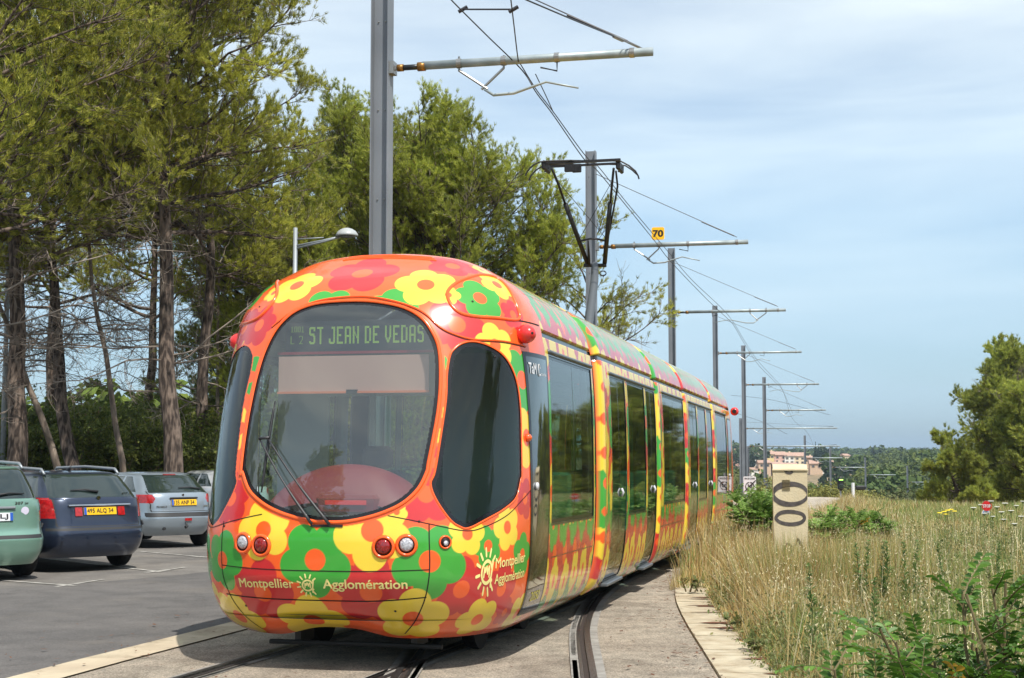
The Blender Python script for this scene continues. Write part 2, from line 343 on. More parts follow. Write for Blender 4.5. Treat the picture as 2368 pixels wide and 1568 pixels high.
slabs.build('stone_edging',M_slab,kind='structure')
M_lit=mat('pine_litter',srgb(128,84,58),rough=1,col2=srgb(96,66,48),nscale=12,noise=.3,bump=1,bscale=120)
lit=MB(); pos=3.0
while pos<ly[-1]-30:
    a=at(pos); b=at(pos+.1); t=(b-a)/np.hypot(*(b-a)); n=np.array([t[1],-t[0]])
    L0=rs.uniform(.15,.50); wd=rs.uniform(.08,.24); c=a
    V=[];k=9
    for i in range(k):
        u=i/(k-1); d=.54-L0*u*.9+ (0.08 if i==0 else 0); hw=wd*(1-u)**.7*(1+.3*rs.uniform(-1,1))/2+.004
        for sgn in(-1,1):
            p=c+n*d+t*sgn*hw; V.append((*p,float(ground_z(*p))+.030-.003*u))
    lit.add(V,[(2*i,2*i+1,2*i+3,2*i+2) for i in range(k-1)]); pos+=rs.choice([.12,.25,.5,.8])*rs.uniform(.8,1.3)
lit.build('pine_litter',M_lit,kind='stuff')
# rails: grooved rail = head, groove, lip, concrete margins
M_rail=mat('rail_steel',srgb(98,96,96),rough=.38,metal=.7,col2=srgb(70,64,60),nscale=14,noise=.2,stretch=(6,1,1))
M_marg=mat('rail_margin_concrete',srgb(150,147,140),rough=.9,col2=srgb(126,122,116),nscale=7,noise=.15)
M_groove=mat('rail_groove_dirt',srgb(52,42,36),rough=1,noise=.3,nscale=30)
def rail(name,pts,side,lip=True,z0=.006):
    P=kline(pts,.3) if len(pts)<20 else np.asarray(pts)
    m=MB()
    def rib(o0,o1,z,mi):
        A=offs(P,o0);B=offs(P,o1); n=len(P); V=[]
        for a,b in zip(A,B):
            V.append((*a,float(ground_z(*a))+z)); V.append((*b,float(ground_z(*b))+z))
        m.add(V,[(2*i,2*i+1,2*i+3,2*i+2) for i in range(n-1)],mi)
    s=side
    def R2(a,b,z,mi):
        rib(min(a*s,b*s),max(a*s,b*s),z,mi)
    R2(-.085,-.14,z0,2) if lip else None
    R2(.0,.055,z0+.012,0)      # head
    R2(0,-.045,z0-.002,1)      # groove
    R2(-.045,-.07,z0+.010,0)   # lip
    R2(.055,.125,z0,2); R2(-.07,-.125,z0,2)
    return m.build(name,[M_rail,M_groove,M_marg],kind='structure')
# branch the tram stands on, and the second track joining it
ca=np.array([[-5.7,1.0],[-4.3,5.3],[-2.46,11.05],[-1.76,13.41],[-.98,16.1],[.06,20.0],[2.54,30],[5.05,40],[9.0,56],[13.7,75]])
rail('rail',ca,-1); rail('rail',offs(kline(ca,.3),1.435),1,z0=.010)
cb=np.array([[.38,2.0],[.46,6.5],[.59,11.1],[.68,13.76],[.80,15.36],[1.01,17.24],[1.33,19.06],[1.75,21],[2.5,24],[4.05,30]])
rail('rail',cb,1,z0=.014); rail('rail',offs(kline(cb,.3),-1.435)[:52],-1,z0=.018)
# needles, dead leaves and grit scattered over paving and asphalt
lr_=np.random.default_rng(4); n=1500; y_=lr_.uniform(7,30,n); side=lr_.uniform(0,1,n); xk=np.interp(y_,kerb_out[:,1],kerb_out[:,0]); xe=np.interp(y_,right_edge[:,1],right_edge[:,0])
x_=np.where(side<.35,xk+lr_.exponential(.5,n)*np.where(lr_.uniform(0,1,n)<.5,1,-1.4),np.where(side<.75,xe-lr_.exponential(.25,n)+.05,xk+(xe-xk)*lr_.uniform(0,1,n)))
a_=lr_.uniform(0,6.28,n); l_=lr_.uniform(.008,.030,n)*(1+y_/30); w_=l_*lr_.uniform(.12,.6,n); g_=ground_z(x_,y_)+.026
c_,s_=np.cos(a_),np.sin(a_); V=np.stack([np.stack([x_+c_*p*l_-s_*q*w_,y_+s_*p*l_+c_*q*w_,g_+r],-1) for p,q,r in((-1,0,0),(0,-1,.003),(1,0,.006),(0,1,.003))],1).reshape(-1,3)
m=MB(); m.add(V,np.arange(n*4).reshape(-1,4)); m.build('leaf_litter',M_lit,kind='stuff')
# livery and outlines in the nose's own coordinates (angle round the nose, height)
FLOWERS=[('R',-0.008,3.2,0.29),('R',0.762,3.276,0.205),('R',0.63,2.725,0.238),('R',1.159,2.844,0.135),('R',-0.613,2.755,0.185),('R',0.447,1.371,0.216),('R',-0.234,0.598,0.25),('R',0.148,0.626,0.284),('R',0.716,0.642,0.235),('R',1.083,0.621,0.207),('R',1.297,1.323,0.157),('R',-0.502,1.325,0.201),('R',-0.952,0.605,0.172),('R',0.487,1.611,0.138),('R',1.152,0.42,0.12),('G',-0.107,2.865,0.217),('G',0.19,2.851,0.214),('G',0.841,2.967,0.2),('G',-1.078,3.063,0.206),('G',1.222,2.296,0.25),('G',0.514,2.325,0.152),('G',-0.537,2.31,0.17),('G',-0.006,0.868,0.272),('G',0.482,0.864,0.272),('G',-0.557,0.841,0.224),('G',0.929,0.968,0.151),('G',1.299,0.871,0.169),('Y',-0.427,3.104,0.211),('Y',0.402,3.074,0.236),('Y',1.129,3.113,0.161),('Y',0.938,2.568,0.18),('Y',1.293,1.821,0.232),('Y',0.514,1.923,0.15),('Y',0.571,2.981,0.096),('Y',-0.647,3.052,0.1),('Y',1.221,3.267,0.088),('Y',-0.526,1.884,0.18),('Y',-0.881,2.702,0.151),('Y',-0.214,1.09,0.22),('Y',0.159,1.097,0.283),('Y',-0.043,0.327,0.272),('Y',-0.538,0.381,0.233),('Y',0.363,0.414,0.259),('Y',0.75,1.065,0.155),('Y',1.11,1.103,0.171),('Y',0.869,0.386,0.182),('Y',1.326,0.384,0.165),('Y',0.279,1.236,0.079),('Y',-0.801,0.507,0.145)]
WIND=[(-0.442,1.515),(-0.464,1.786),(-0.474,2.074),(-0.479,2.319),(-0.463,2.531),(-0.412,2.716),(-0.328,2.839),(-0.198,2.91),(-0.037,2.933),(0.102,2.919),(0.271,2.864),(0.39,2.775),(0.464,2.64),(0.503,2.494),(0.514,2.241),(0.502,2.005),(0.476,1.772),(0.454,1.601),(0.447,1.54),(0.4,1.416),(0.317,1.309),(0.217,1.236),(0.103,1.179),(0.017,1.154),(-0.039,1.174),(-0.136,1.224),(-0.242,1.295),(-0.35,1.396),(-0.431,1.535)]
SIDE=[(0.573,2.458),(0.604,2.52),(0.669,2.572),(0.761,2.588),(0.885,2.558),(1.007,2.492),(1.101,2.387),(1.169,2.243),(1.21,2.026),(1.229,1.784),(1.247,1.517),(1.235,1.48),(1.19,1.337),(1.068,1.249),(0.904,1.174),(0.759,1.11),(0.69,1.122),(0.612,1.179),(0.515,1.325),(0.473,1.45),(0.498,1.544),(0.528,1.83),(0.553,2.122),(0.555,2.302)]
SEAM_R=[(0.232,1.209),(0.473,1.147),(0.737,1.09),(0.907,1.122),(1.102,1.201),(1.244,1.302),(1.371,1.393)]
SEAM_L=[(-0.27,1.202),(-0.554,1.131),(-0.79,1.092)]
SEAM_VR=[(0.473,1.147),(0.479,0.948),(0.479,0.736),(0.447,0.574),(0.382,0.409),(0.311,0.286)]
SEAM_VL=[(-0.545,1.131),(-0.556,0.987),(-0.56,0.8),(-0.586,0.574),(-0.57,0.429),(-0.554,0.302),(-0.557,0.245)]
SEAM_H1=[(-0.56,0.802),(-0.19,0.788),(0.004,0.784),(0.183,0.802),(0.478,0.827)]
SEAM_H2=[(-0.589,0.571),(-0.219,0.557),(0.001,0.557),(0.175,0.574),(0.459,0.603)]
POD_R=[(1.196,2.807),(0.76,2.791),(0.635,2.819),(0.555,2.881),(0.518,2.958),(0.528,3.026),(0.614,3.098),(0.896,3.18),(1.57,3.259),(1.471,3.187),(1.294,3.068),(1.215,2.928)]
BROW=[(-0.459,2.732),(-0.332,2.851),(-0.185,2.935),(-0.018,2.969),(0.105,2.953),(0.286,2.887),(0.407,2.814),(0.505,2.702),(0.606,2.643),(0.75,2.606),(1.012,2.606),(1.269,2.588)]
ROOFL=[(-1.011,3.324),(-0.084,3.355),(0.264,3.333),(0.645,3.291)]
ROOFL2=[(-0.974,3.337),(-0.108,3.374),(0.27,3.349),(0.652,3.312)]
LIGHTS=[(-0.363,0.984),(-0.235,0.971),(0.204,0.98),(0.328,0.996),(0.586,1.007)]
MISC=[(1.219,2.672),(1.293,1.809),(0.005,1.115),(-1.092,2.734)]
TEXT=[(-0.39,0.67),(-0.064,0.688),(-0.023,0.679),(-0.002,0.694),(0.317,0.71),(0.93,0.807),(1.015,0.802),(1.333,0.809),(1.017,0.697),(1.331,0.678)]
# ---------------------------------------------------------------- tram
SL=.2485; _n=math.hypot(SL,1); TU=np.array([SL/_n,1/_n]); TR=np.array([TU[1],-TU[0]]); HW=1.39
C0=np.array([.16,11.87])-HW*TR
def T2W(t,s,h):
    t=np.asarray(t,float);s=np.asarray(s,float);h=np.asarray(h,float)
    return np.stack(np.broadcast_arrays(C0[0]+t*TR[0]+s*TU[0],C0[1]+t*TR[1]+s*TU[1],h-.010*np.maximum(s,-3)),-1)
hA=[.24,.30,.40,.55,.75,1.0,1.2,1.5,2.0,2.5,2.78,2.98,3.14,3.27,3.39,3.43,3.45]
vA=[.70,.82,.93,1.04,1.12,1.13,1.10,1.03,.88,.70,.59,.45,.28,.06,-.14,-.30,-.5]
hW=[.24,.30,.42,.6,.9,1.4,2.0,2.4,2.6,2.74,2.88,3.01,3.14,3.25,3.37,3.42,3.45]
vW=[1.12,1.22,1.30,1.345,1.375,1.39,1.385,1.37,1.355,1.335,1.30,1.23,1.12,.95,.70,.42,.0]
A0=-.62
Af=lambda h:smooth_interp(h,hA,vA); Wf=lambda h:smooth_interp(h,hW,vW)
def nose(phi,h,off=0,loc=False):
    phi=np.asarray(phi,float);h=np.asarray(h,float)
    ne=np.interp(h,[.9,2.0,2.8,3.42],[3.05,2.75,2.45,2.7])
    hh=h+.075*np.exp(-((phi+.02)/.17)**2)*(1-np.clip((h-.24)/.3,0,1))
    c=np.abs(np.cos(phi))**(2/ne); s_=np.sign(np.sin(phi))*np.abs(np.sin(phi))**(2/ne)
    a=A0+(Af(h)-A0)*c; t=Wf(h)*s_
    return np.stack([t,-a,hh],-1) if loc else T2W(t,-a,hh)
def nframe(phi,h,fn=None):
    fn=fn or nose; e=.004; p=fn(phi,h); u=fn(phi+e,h)-fn(phi-e,h); v=fn(phi,h+e)-fn(phi,h-e)
    u/=np.linalg.norm(u,axis=-1,keepdims=True)+1e-12; n=np.cross(u,v); n/=np.linalg.norm(n,axis=-1,keepdims=True)+1e-12
    v=np.cross(n,u); return p,u,v,n
def Tn(s_,h):
    s_,h=np.broadcast_arrays(np.asarray(s_,float),np.asarray(h,float)); ne=np.interp(h,[.9,2.0,2.8,3.42],[3.05,2.75,2.45,2.7]); c=np.clip((-s_-A0)/(Af(h)-A0),0,1); return Wf(h)*(1-c**ne)**(1/ne)
ORA=(.93,.115,.012); RED=(.60,.018,.022); GRE=(.040,.36,.035); YEL=(.90,.64,.045); BLK=(.012,.012,.013)
PAL={'R':RED,'G':GRE,'Y':YEL,'O':ORA}
def petals(x,y,R,rot,disc=.29):
    """x,y in the flower's own plane -> (inside petals, inside disc) with soft edge 0..1"""
    r=np.hypot(x,y); d=np.full(x.shape,9.)
    for k in range(5):
        a=rot+k*2*np.pi/5; d=np.minimum(d,np.hypot(x-.57*R*np.cos(a),y-.57*R*np.sin(a))-.455*R)
    d=np.minimum(d,r-.5*R); return d,r-disc*R
def blend(C,d,col,e=.0025):
    k=np.clip(.5-d/(2*e),0,1)[...,None]; C[:]=C*(1-k)+np.array(col)*k
tram=thing('tram',tuple(T2W(0,-1.0,0)),'long tram covered in big red, green and yellow flowers on orange, on the curved track','tram')
def polish(m,orange=0):
    # dirt film and faint unevenness of a worn vinyl wrap
    nt=m.node_tree;N=nt.nodes;L=nt.links;b=N['Principled BSDF']; tc=N.new('ShaderNodeTexCoord')
    n1=N.new('ShaderNodeTexNoise'); n1.inputs['Scale'].default_value=1.6; n1.inputs['Detail'].default_value=6; L.new(tc.outputs['Object'],n1.inputs['Vector'])
    mr=N.new('ShaderNodeMapRange'); mr.inputs['To Min'].default_value=.14; mr.inputs['To Max'].default_value=.32; L.new(n1.outputs['Fac'],mr.inputs['Value']); L.new(mr.outputs['Result'],b.inputs['Roughness'])
    n2=N.new('ShaderNodeTexNoise'); n2.inputs['Scale'].default_value=2.2; n2.inputs['Detail'].default_value=2; L.new(tc.outputs['Object'],n2.inputs['Vector'])
    bp=N.new('ShaderNodeBump'); bp.inputs['Strength'].default_value=.12; bp.inputs['Distance'].default_value=.01; L.new(n2.outputs['Fac'],bp.inputs['Height']); L.new(bp.outputs['Normal'],b.inputs['Normal']); L.new(bp.outputs['Normal'],b.inputs['Coat Normal'])
M_liv=mat('flower_livery',(1,1,1),rough=.22,attr=True,coat=.5,noise=.05,nscale=3,backcol=(.30,.33,.31)); polish(M_liv)
M_orange=mat('orange_gloss',ORA,rough=.2,coat=.5); M_redp=mat('red_gloss',(.72,.035,.035),rough=.25,coat=.4)
M_blk=mat('black_rubber',(.012,.012,.013),rough=.45); M_dark=mat('underfloor_black',(.008,.008,.009),rough=.8,noise=.3,nscale=5)
M_grey=mat('grey_trim',(.10,.115,.13),rough=.4); M_seam=mat('seam_black',(.01,.006,.005),rough=.9)
G_wind=glass('windscreen_glass',(.84,.92,.89),rough=.015,ior=1.8,mix_diffuse=.075,dcol=(.42,.47,.47)); G_cab=glass('cab_side_glass',(.50,.58,.54),rough=.02,ior=1.36)  # windscreen's pale diffuse mix paints in a veil of reflected sky
G_side=glass('saloon_glass',(.50,.68,.58),rough=.03,ior=1.6); G_door=glass('door_glass',(.42,.58,.49),rough=.03,ior=1.6)
M_cream=mat('cream_lettering',srgb(246,232,150),rough=.4)
# -- nose grid
hs=np.linspace(.24,3.45,4000); cum=np.concatenate([[0],np.cumsum(np.sqrt(np.diff(hs)**2+np.maximum(np.abs(np.diff(Af(hs))),np.abs(np.diff(Wf(hs))))**2))])
NVr=int(cum[-1]/.0062); hrow=np.interp(np.linspace(0,cum[-1],NVr),cum,hs)
ph=np.linspace(0,np.pi/2,4000); q=nose(ph,np.full(4000,1.2)); cu_=np.concatenate([[0],np.cumsum(np.linalg.norm(np.diff(q,axis=0),axis=1))])
NH=int(cu_[-1]/.0062); pcol=np.interp(np.linspace(0,cu_[-1],NH),cu_,ph); pcol=np.concatenate([-pcol[:0:-1],pcol])
PHI,HH=np.meshgrid(pcol,hrow); PW=nose(PHI,HH); nr,nc=PHI.shape
C=np.tile(np.array(ORA),(nr,nc,1)).astype(float)
rr=random.Random(3)
for kind in 'RGY':
    for (c,fp,fh,R) in FLOWERS:
        if c!=kind: continue
        R=R*1.07
        p,u,v,n=nframe(fp,fh); D=PW-p; near=(np.abs(D)<R*1.3).all(-1)
        if not near.any(): continue
        x=(D[near]@u);y=(D[near]@v); dn=D[near]@n; ok=np.abs(dn)<R*1.1
        rot=rr.uniform(0,6.28) if not(c=='G' and abs(fp)<.1) else R_(52)
        d,dd=petals(x,y,R,rot); d=np.where(ok,d,9); sub=C[near]; blend(sub,d,PAL[c]); blend(sub,np.maximum(dd,np.where(ok,-9,9)),ORA); C[near]=sub
# extra hidden side of the nose gets the same kind of flowers
for fp,fh,c in [(-1.25,.5,'Y'),(-1.2,1.0,'R'),(-1.3,1.35,'G'),(-1.25,1.9,'Y'),(-1.3,2.4,'R'),(-1.25,3.0,'G'),(-.9,.85,'G'),(-.85,2.75,'R')]:
    p,u,v,n=nframe(fp,fh); D=PW-p; near=(np.abs(D)<.25).all(-1); x=D[near]@u;y=D[near]@v; d,dd=petals(x,y,.2,1.0); sub=C[near]; blend(sub,d,PAL[c]); blend(sub,dd,ORA); C[near]=sub
def grime(C,P,H):
    n=.5+.25*np.sin(P[...,0]*3.1+P[...,2]*5)+.25*np.sin(P[...,1]*4.3-P[...,2]*3+1)+.15*np.sin(P[...,0]*17+P[...,1]*13)
    k=(np.clip((.80-H)/.55,0,1)**1.5*np.clip(n,0,1.2)*.42)[...,None]; C[:]=C*(1-k)+np.array((.20,.155,.11))*k
    k=np.clip(.035+.03*np.sin(P[...,0]*2+P[...,1]*1.3),0,.1)[...,None]; C[:]=C*(1-k)+np.array((.42,.38,.32))*k
grime(C,PW,HH)
WS=spline(WIND,20); 
SD=spline(SIDE,18); SDL=SD*np.array([-1,1])
qx=(PHI[:-1,:-1]+PHI[1:,1:])/2; qh=(HH[:-1,:-1]+HH[1:,1:])/2
m_w=inside(qx,qh,WS); m_s=inside(qx,qh,SD); m_l=inside(qx,qh,SDL)
# orange lips round the openings (painted plain orange on the real shell)
def ringdist(poly,PHI,HH):
    W=nose(poly[:,0],poly[:,1])
    lo=poly.min(0)-.06; hi=poly.max(0)+.06; m=(PHI>lo[0])&(PHI<hi[0])&(HH>lo[1])&(HH<hi[1]); d=np.full(PHI.shape,9.)
    X=PW[m]; dm=np.full(len(X),9.)
    for w_ in W: dm=np.minimum(dm,np.linalg.norm(X-w_,axis=1))
    d[m]=dm; return d
dW=ringdist(WS,PHI,HH); dS=ringdist(SD,PHI,HH); dL=ringdist(SDL,PHI,HH)
for d,wd in((dW,.034),(dS,.012),(dL,.012)):
    k=np.clip(.5-(d-wd)/.004,0,1)[...,None]; C[:]=C*(1-k)+np.array(ORA)*k
idx=np.arange(nr*nc).reshape(nr,nc); quads=np.stack([idx[:-1,:-1],idx[:-1,1:],idx[1:,1:],idx[1:,:-1]],-1)
def sub(mask,inset=0):
    f=quads[mask]; u,inv=np.unique(f,return_inverse=True); V=PW.reshape(-1,3)[u].copy()
    if inset:
        cN=NRM.reshape(-1,3)[u]; V=V-cN*inset
    return V,inv.reshape(f.shape),C.reshape(-1,3)[u],u
du=np.gradient(PW,axis=1); dv=np.gradient(PW,axis=0); NRM=np.cross(du,dv); NRM/=np.linalg.norm(NRM,axis=-1,keepdims=True)+1e-9
body=MB(); V,Fq,Cc,_=sub(~(m_w|m_s|m_l)); body.add(V,Fq,0,Cc)
cabshell=wchild(body,'cab_shell',M_liv,tram,smooth=True)
def framed(mask,dist,wd,name,gl,extra=None):
    V,Fq,_,u=sub(mask,.006); dd=dist.reshape(-1)[u]; fm=(dd[Fq].min(1)<wd)
    if extra is not None: fm=fm|extra(u,Fq)
    m=MB(); m.add(V,Fq,np.where(fm,1,0)); return wchild(m,name,[gl,M_blk2],tram,smooth=True)
M_blk2=mat('glass_border_black',(.010,.010,.012),rough=.16,spec=.5)
framed(m_w,dW,.040,'windscreen',G_wind)
framed(m_s,dS,.038,'cab_side_window',G_cab); framed(m_l,dL,.038,'cab_side_window',G_cab)
def strip_on(pts,w,off,mt,name,parent,n=8,closed=False,raw=False,h_=None):
    P=spline(pts,n,closed); 
    if closed: P=np.vstack([P,P[:1]])
    p,u,v,nn=nframe(P[:,0],P[:,1]); T=np.gradient(p,axis=0); T/=np.linalg.norm(T,axis=1)[:,None]+1e-9; B=np.cross(nn,T)
    m=MB(); k=len(p)
    if h_ is None:
        V=np.concatenate([p+B*w/2+nn*off,p-B*w/2+nn*off]); m.add(V,[(i,i+1,k+i+1,k+i) for i in range(k-1)])
    else:   # raised rounded bead
        V=[];
        for j,(bb,hh_) in enumerate([(-.5,-.002),(-.42,.6),(0,1),(.42,.6),(.5,-.002)]): V.append(p+B*w*bb+nn*(h_*hh_+off))
        V=np.concatenate(V); m.add(V,[(j*k+i,j*k+i+1,(j+1)*k+i+1,(j+1)*k+i) for j in range(4) for i in range(k-1)])
    return m if raw else wchild(m,name,mt,parent,smooth=True)
strip_on(WS[::7],.030,.0,M_orange,'windscreen_rim',tram,2,True,h_=.012)
strip_on(SD[::7],.016,.0,M_orange,'side_window_rim',tram,2,True,h_=.006)
sm=MB()
def addseam(pts,w=.007,mirror=False):
    wchild(strip_on(pts,w,.0022,None,None,None,raw=True),'panel_seam',M_seam,tram)
SEAM_H1=[(-.56,.802),(-.19,.788),(0,.785),(.183,.79),(.478,.802)]; SEAM_H2=[(-.57,.571),(-.219,.557),(0,.555),(.175,.560),(.459,.590)]
SVR=[(.473,1.147),(.479,.948),(.479,.736),(.447,.574),(.382,.409),(.311,.286)]
addseam([(.232,1.209)]+SEAM_R[1:]); addseam([(-a,b) for a,b in [(.232,1.209)]+SEAM_R[1:]]); addseam(SVR,.009); addseam([(-a-.08,b) for a,b in SVR],.009)
addseam([(a,b) for a,b in SEAM_H1]); addseam(SEAM_H2,.010)
addseam([(a,b-.013) for a,b in BROW],.006)
addseam([(1.215,2.800),(1.45,2.80),(1.55,2.80)],.012)
# brow moulding running round above the windscreen and the corner hatches
strip_on([(a,b) for a,b in BROW],.016,0,M_orange,'brow_moulding',tram,h_=.010)
HATCH=[(1.215,2.812),(.95,2.80),(.783,2.80),(.662,2.823),(.591,2.885),(.563,2.963),(.582,3.033),(.68,3.107),(.85,3.165),(1.0,3.195),(1.2,3.20),(1.27,3.16),(1.262,3.05),(1.245,2.93)]
for sg in(1,-1):
    strip_on([(a*sg,b) for a,b in HATCH],.030,0,M_orange,'corner_hatch_rim',tram,4,True,h_=.016)
# roof ribs at the front edge
for dh in(0,.016,.032):
    strip_on([(-.30,3.352+dh*.9),(-.15,3.362+dh),(.1,3.360+dh),(.35,3.345+dh),(.62,3.33+dh)],.014,0,M_orange,'roof_rib',tram,6,h_=.010)
# -- front lamps
M_lens=mat('clear_lens',(.62,.62,.66),rough=.12,coat=1,col2=(.30,.30,.33),nscale=60,bump=.6,bscale=60); M_rlens=mat('red_lens',(.36,.004,.004),rough=.12,coat=1,col2=(.16,.002,.002),nscale=70); M_well=mat('lamp_well',(.02,.01,.01),rough=.6)
def face_lathe(phi,h,prof,mt,name,par=None,squash=1,k=28,lift=0,raw=False):
    p,u,v,n=nframe(phi,h); m=MB(); M=Matrix(((u[0],v[0],n[0]),(u[1],v[1],n[1]),(u[2],v[2],n[2]))); m.lathe([(r,z+lift) for r,z in prof],p,k,M)
    return m if raw else wchild(m,name,mt,par or tram,smooth=True)
for (lp,lh,kd) in [(-.346,.99,'head'),(-.220,.975,'tail'),(.213,.978,'tail'),(.338,.992,'head')]:
    nm='headlight' if kd=='head' else 'tail_light'; r=.052 if kd=='head' else .056
    o=face_lathe(lp,lh,[(.0,.003),(r+.012,.004),(r+.014,.006)],M_well,nm)
    face_lathe(lp,lh,[(r*1.0,.004),(r*.97,.010),(r*.8,.018),(r*.5,.024),(0.001,.027)],M_lens if kd=='head' else M_rlens,'lens',o)
    face_lathe(lp,lh-.006,[(r+.008,.001),(r+.012,.014),(r+.022,.016),(r+.034,.004),(r+.036,-.004)],M_orange,'lamp_rim',o)
o=face_lathe(.586,1.007,[(.0,.003),(.036,.004),(.038,.006)],M_well,'lamp_socket'); face_lathe(.586,1.007,[(.038,.001),(.041,.010),(.048,.011),(.055,-.003)],M_orange,'lamp_rim',o); face_lathe(.59,1.0,[(.022,.004),(.016,.012),(.001,.015)],M_lens,'lens',o)
mm=MB()
for a,b in [(-.54,1.11),(.41,1.165),(-.395,.487),(.262,.480),(1.33,2.33),(1.33,1.98),(.93,2.47),(.762,2.93),(-.72,2.93)]:
    face_lathe(a,b,[(.0085,.0015),(.0095,.003),(.001,.0035)],M_well,'bolt_hole')
# side repeater and roof-corner cameras
M_amber=mat('amber_lens',(.75,.10,.008),rough=.1,coat=1)
o=face_lathe(1.299,1.82,[(.034,.0),(.034,.012),(.026,.03),(.012,.040),(.001,.043)],M_amber,'turn_signal')
for sg in(1,-1):
    p,u,v,n=nframe(1.225*sg,2.675); m=MB(); prof=[(.08*math.sin(a),.105*-math.cos(a)) for a in np.linspace(.02,math.pi-.02,18)]
    n3=TR*sg*.7-TU*.72; M=Matrix(((n3[0],-n3[1],0),(n3[1],n3[0],0),(0,0,1)))@Matrix(((0,0,1),(1,0,0),(0,1,0)))
    c=p+n*(.045 if sg>0 else -.035); m.lathe(prof,c,28,M); pod=wchild(m,'camera_pod',M_redp,tram,smooth=True)
    m=MB(); nn3=np.array([n3[0],n3[1],0]); m.lathe([(.012,.104),(.001,.106)],c,16,M); wchild(m,'camera_eye',M_blk,pod)
# wipers
M_wip=mat('wiper_black',(.03,.03,.033),rough=.45)
def on(phi,h,o): p,u,v,n=nframe(phi,h); return p+n*o
m=MB()
for a0,a1 in[((-.012,1.135),(-.300,1.775)),((.012,1.135),(-.246,1.78))]:
    P=[on(*a0,.03)*(1-k)+on(*a1,.05)*k+on(0,1.3,1.0)*0 for k in np.linspace(0,1,12)]; P=[q-np.append(TU,0)*.05*math.sin(k*3.14) for q,k in zip(P,np.linspace(0,1,12))]; m.tube(P,[.013,.013,.012,.011,.010]+[.0075]*7,8)
m.tube([on(-.305,1.785,.055),on(-.24,1.79,.055)],.012,8)
wp=wchild(m,'windscreen_wiper',M_wip,tram,smooth=True)
m=MB(); m.tube([on(-.245-.02*k,1.373+.72*k,.022) for k in np.linspace(0,1,10)],[.006,.009]+[.012]*6+[.009,.005],6); wchild(m,'wiper_blade',M_blk,wp,smooth=True)
m=MB(); p,u,v,n=nframe(.005,1.127); M=Matrix(((u[0],v[0],n[0]),(u[1],v[1],n[1]),(u[2],v[2],n[2]))); m.box(p+n*.001,(.26,.018,.012),M); wchild(m,'wiper_slot',M_well,tram)
# -- lettering wrapped on the nose
def wrap(items,name,mt,parent,off=.0025):
    m=MB()
    for body,size,(fp,fh),width,bold,slant,sq in items:
        V,Fs=text_geo(body,1,bold,4,align='LEFT'); w0=V[:,0].max()-V[:,0].min(); sx=width/w0; V[:,0]-=V[:,0].min()
        x=V[:,0]*sx; y=V[:,1]*size; zo=V[:,2:3]
        # walk along the surface: angle as a function of arc length at this height
        pp=np.linspace(fp,min(fp+1.2,1.55),500); W=nose(pp,np.full(500,fh)); s=np.concatenate([[0],np.cumsum(np.linalg.norm(np.diff(W,axis=0),axis=1))])
        phv=np.interp(x,s,pp); hv=fh+y+slant*x; p,u,v,n=nframe(phv,hv); m.add(p+n*(off+zo),Fs)
    return wchild(m,name,mt,parent)
def logo(fp,fh,S,name,parent,sx=1):
    """hand-drawn sun with an m inside a swung ring"""
    st=[]
    ring=[(.42*math.cos(a)*1.0+.03*math.sin(a),.40*math.sin(a)) for a in np.linspace(R_(25),R_(325),26)]; st.append((ring+[(.44,-.30)],.065))
    st.append(([(.50,.42),(.44,.1),(.38,-.2),(.36,-.52)],.065))
    st.append(([(-.24,-.17),(-.20,.14),(-.19,.17),(-.12,.0),(-.06,.15),(.0,.19),(.04,.02),(.08,-.06),(.12,.10),(.2,.2),(.22,.0),(.2,-.16)],.05))
    for a in range(40,330,30):
        if 150<a<160: continue
        c,s=math.cos(R_(a)),math.sin(R_(a)); st.append(([(.60*c,.60*s),(.86*c,.86*s)],.06))
    m=MB()
    for pts,wd in st:
        P=np.array(spline(pts,4,False)) if len(pts)>2 else np.array(pts); T=np.gradient(P,axis=0); T/=np.linalg.norm(T,axis=1)[:,None]+1e-9; Nn=np.stack([-T[:,1],T[:,0]],-1)
        A=np.concatenate([P+Nn*wd,P-Nn*wd]); k=len(P)
        caps=[]
        for e,dr in((0,-1),(k-1,1)):
            ang=np.arctan2(T[e,1]*dr,T[e,0]*dr); caps.append(P[e]+wd*np.stack([np.cos(ang+np.linspace(-np.pi/2,np.pi/2,7)),np.sin(ang+np.linspace(-np.pi/2,np.pi/2,7))],-1))
        allp=np.concatenate([A]+caps)
        Fs=[(i,i+1,k+i+1,k+i) for i in range(k-1)]+[tuple(range(2*k,2*k+7)),tuple(range(2*k+7,2*k+14))]
        x=allp[:,0]*S*sx;y=allp[:,1]*S
        pp=np.linspace(fp-.5,min(fp+.5,1.56),800); W=nose(pp,np.full(800,fh)); s=np.concatenate([[0],np.cumsum(np.linalg.norm(np.diff(W,axis=0),axis=1))]); s0=np.interp(fp,pp,s)
        p,u,v,n=nframe(np.interp(x+s0,s,pp),fh+y); m.add(p+n*.003,Fs)
    return wchild(m,name,M_cream,parent)
wrap([('Montpellier',.100,(-.392,.672),.500,.010,.02,1)],'front_lettering',M_cream,tram); wrap([('Agglomération',.100,(.0004,.683),.665,.014,.012,1)],'front_lettering',M_cream,tram)
logo(-.0235,.672,.100,'front_emblem',tram)
wrap([('Montpellier',.115,(1.003,.825),.50,.010,.05,1)],'side_lettering',M_cream,tram); wrap([('Agglomération',.108,(1.003,.700),.50,.010,.05,1)],'side_lettering',M_cream,tram)
logo(.925,.765,.215,'side_emblem',tram,.62)
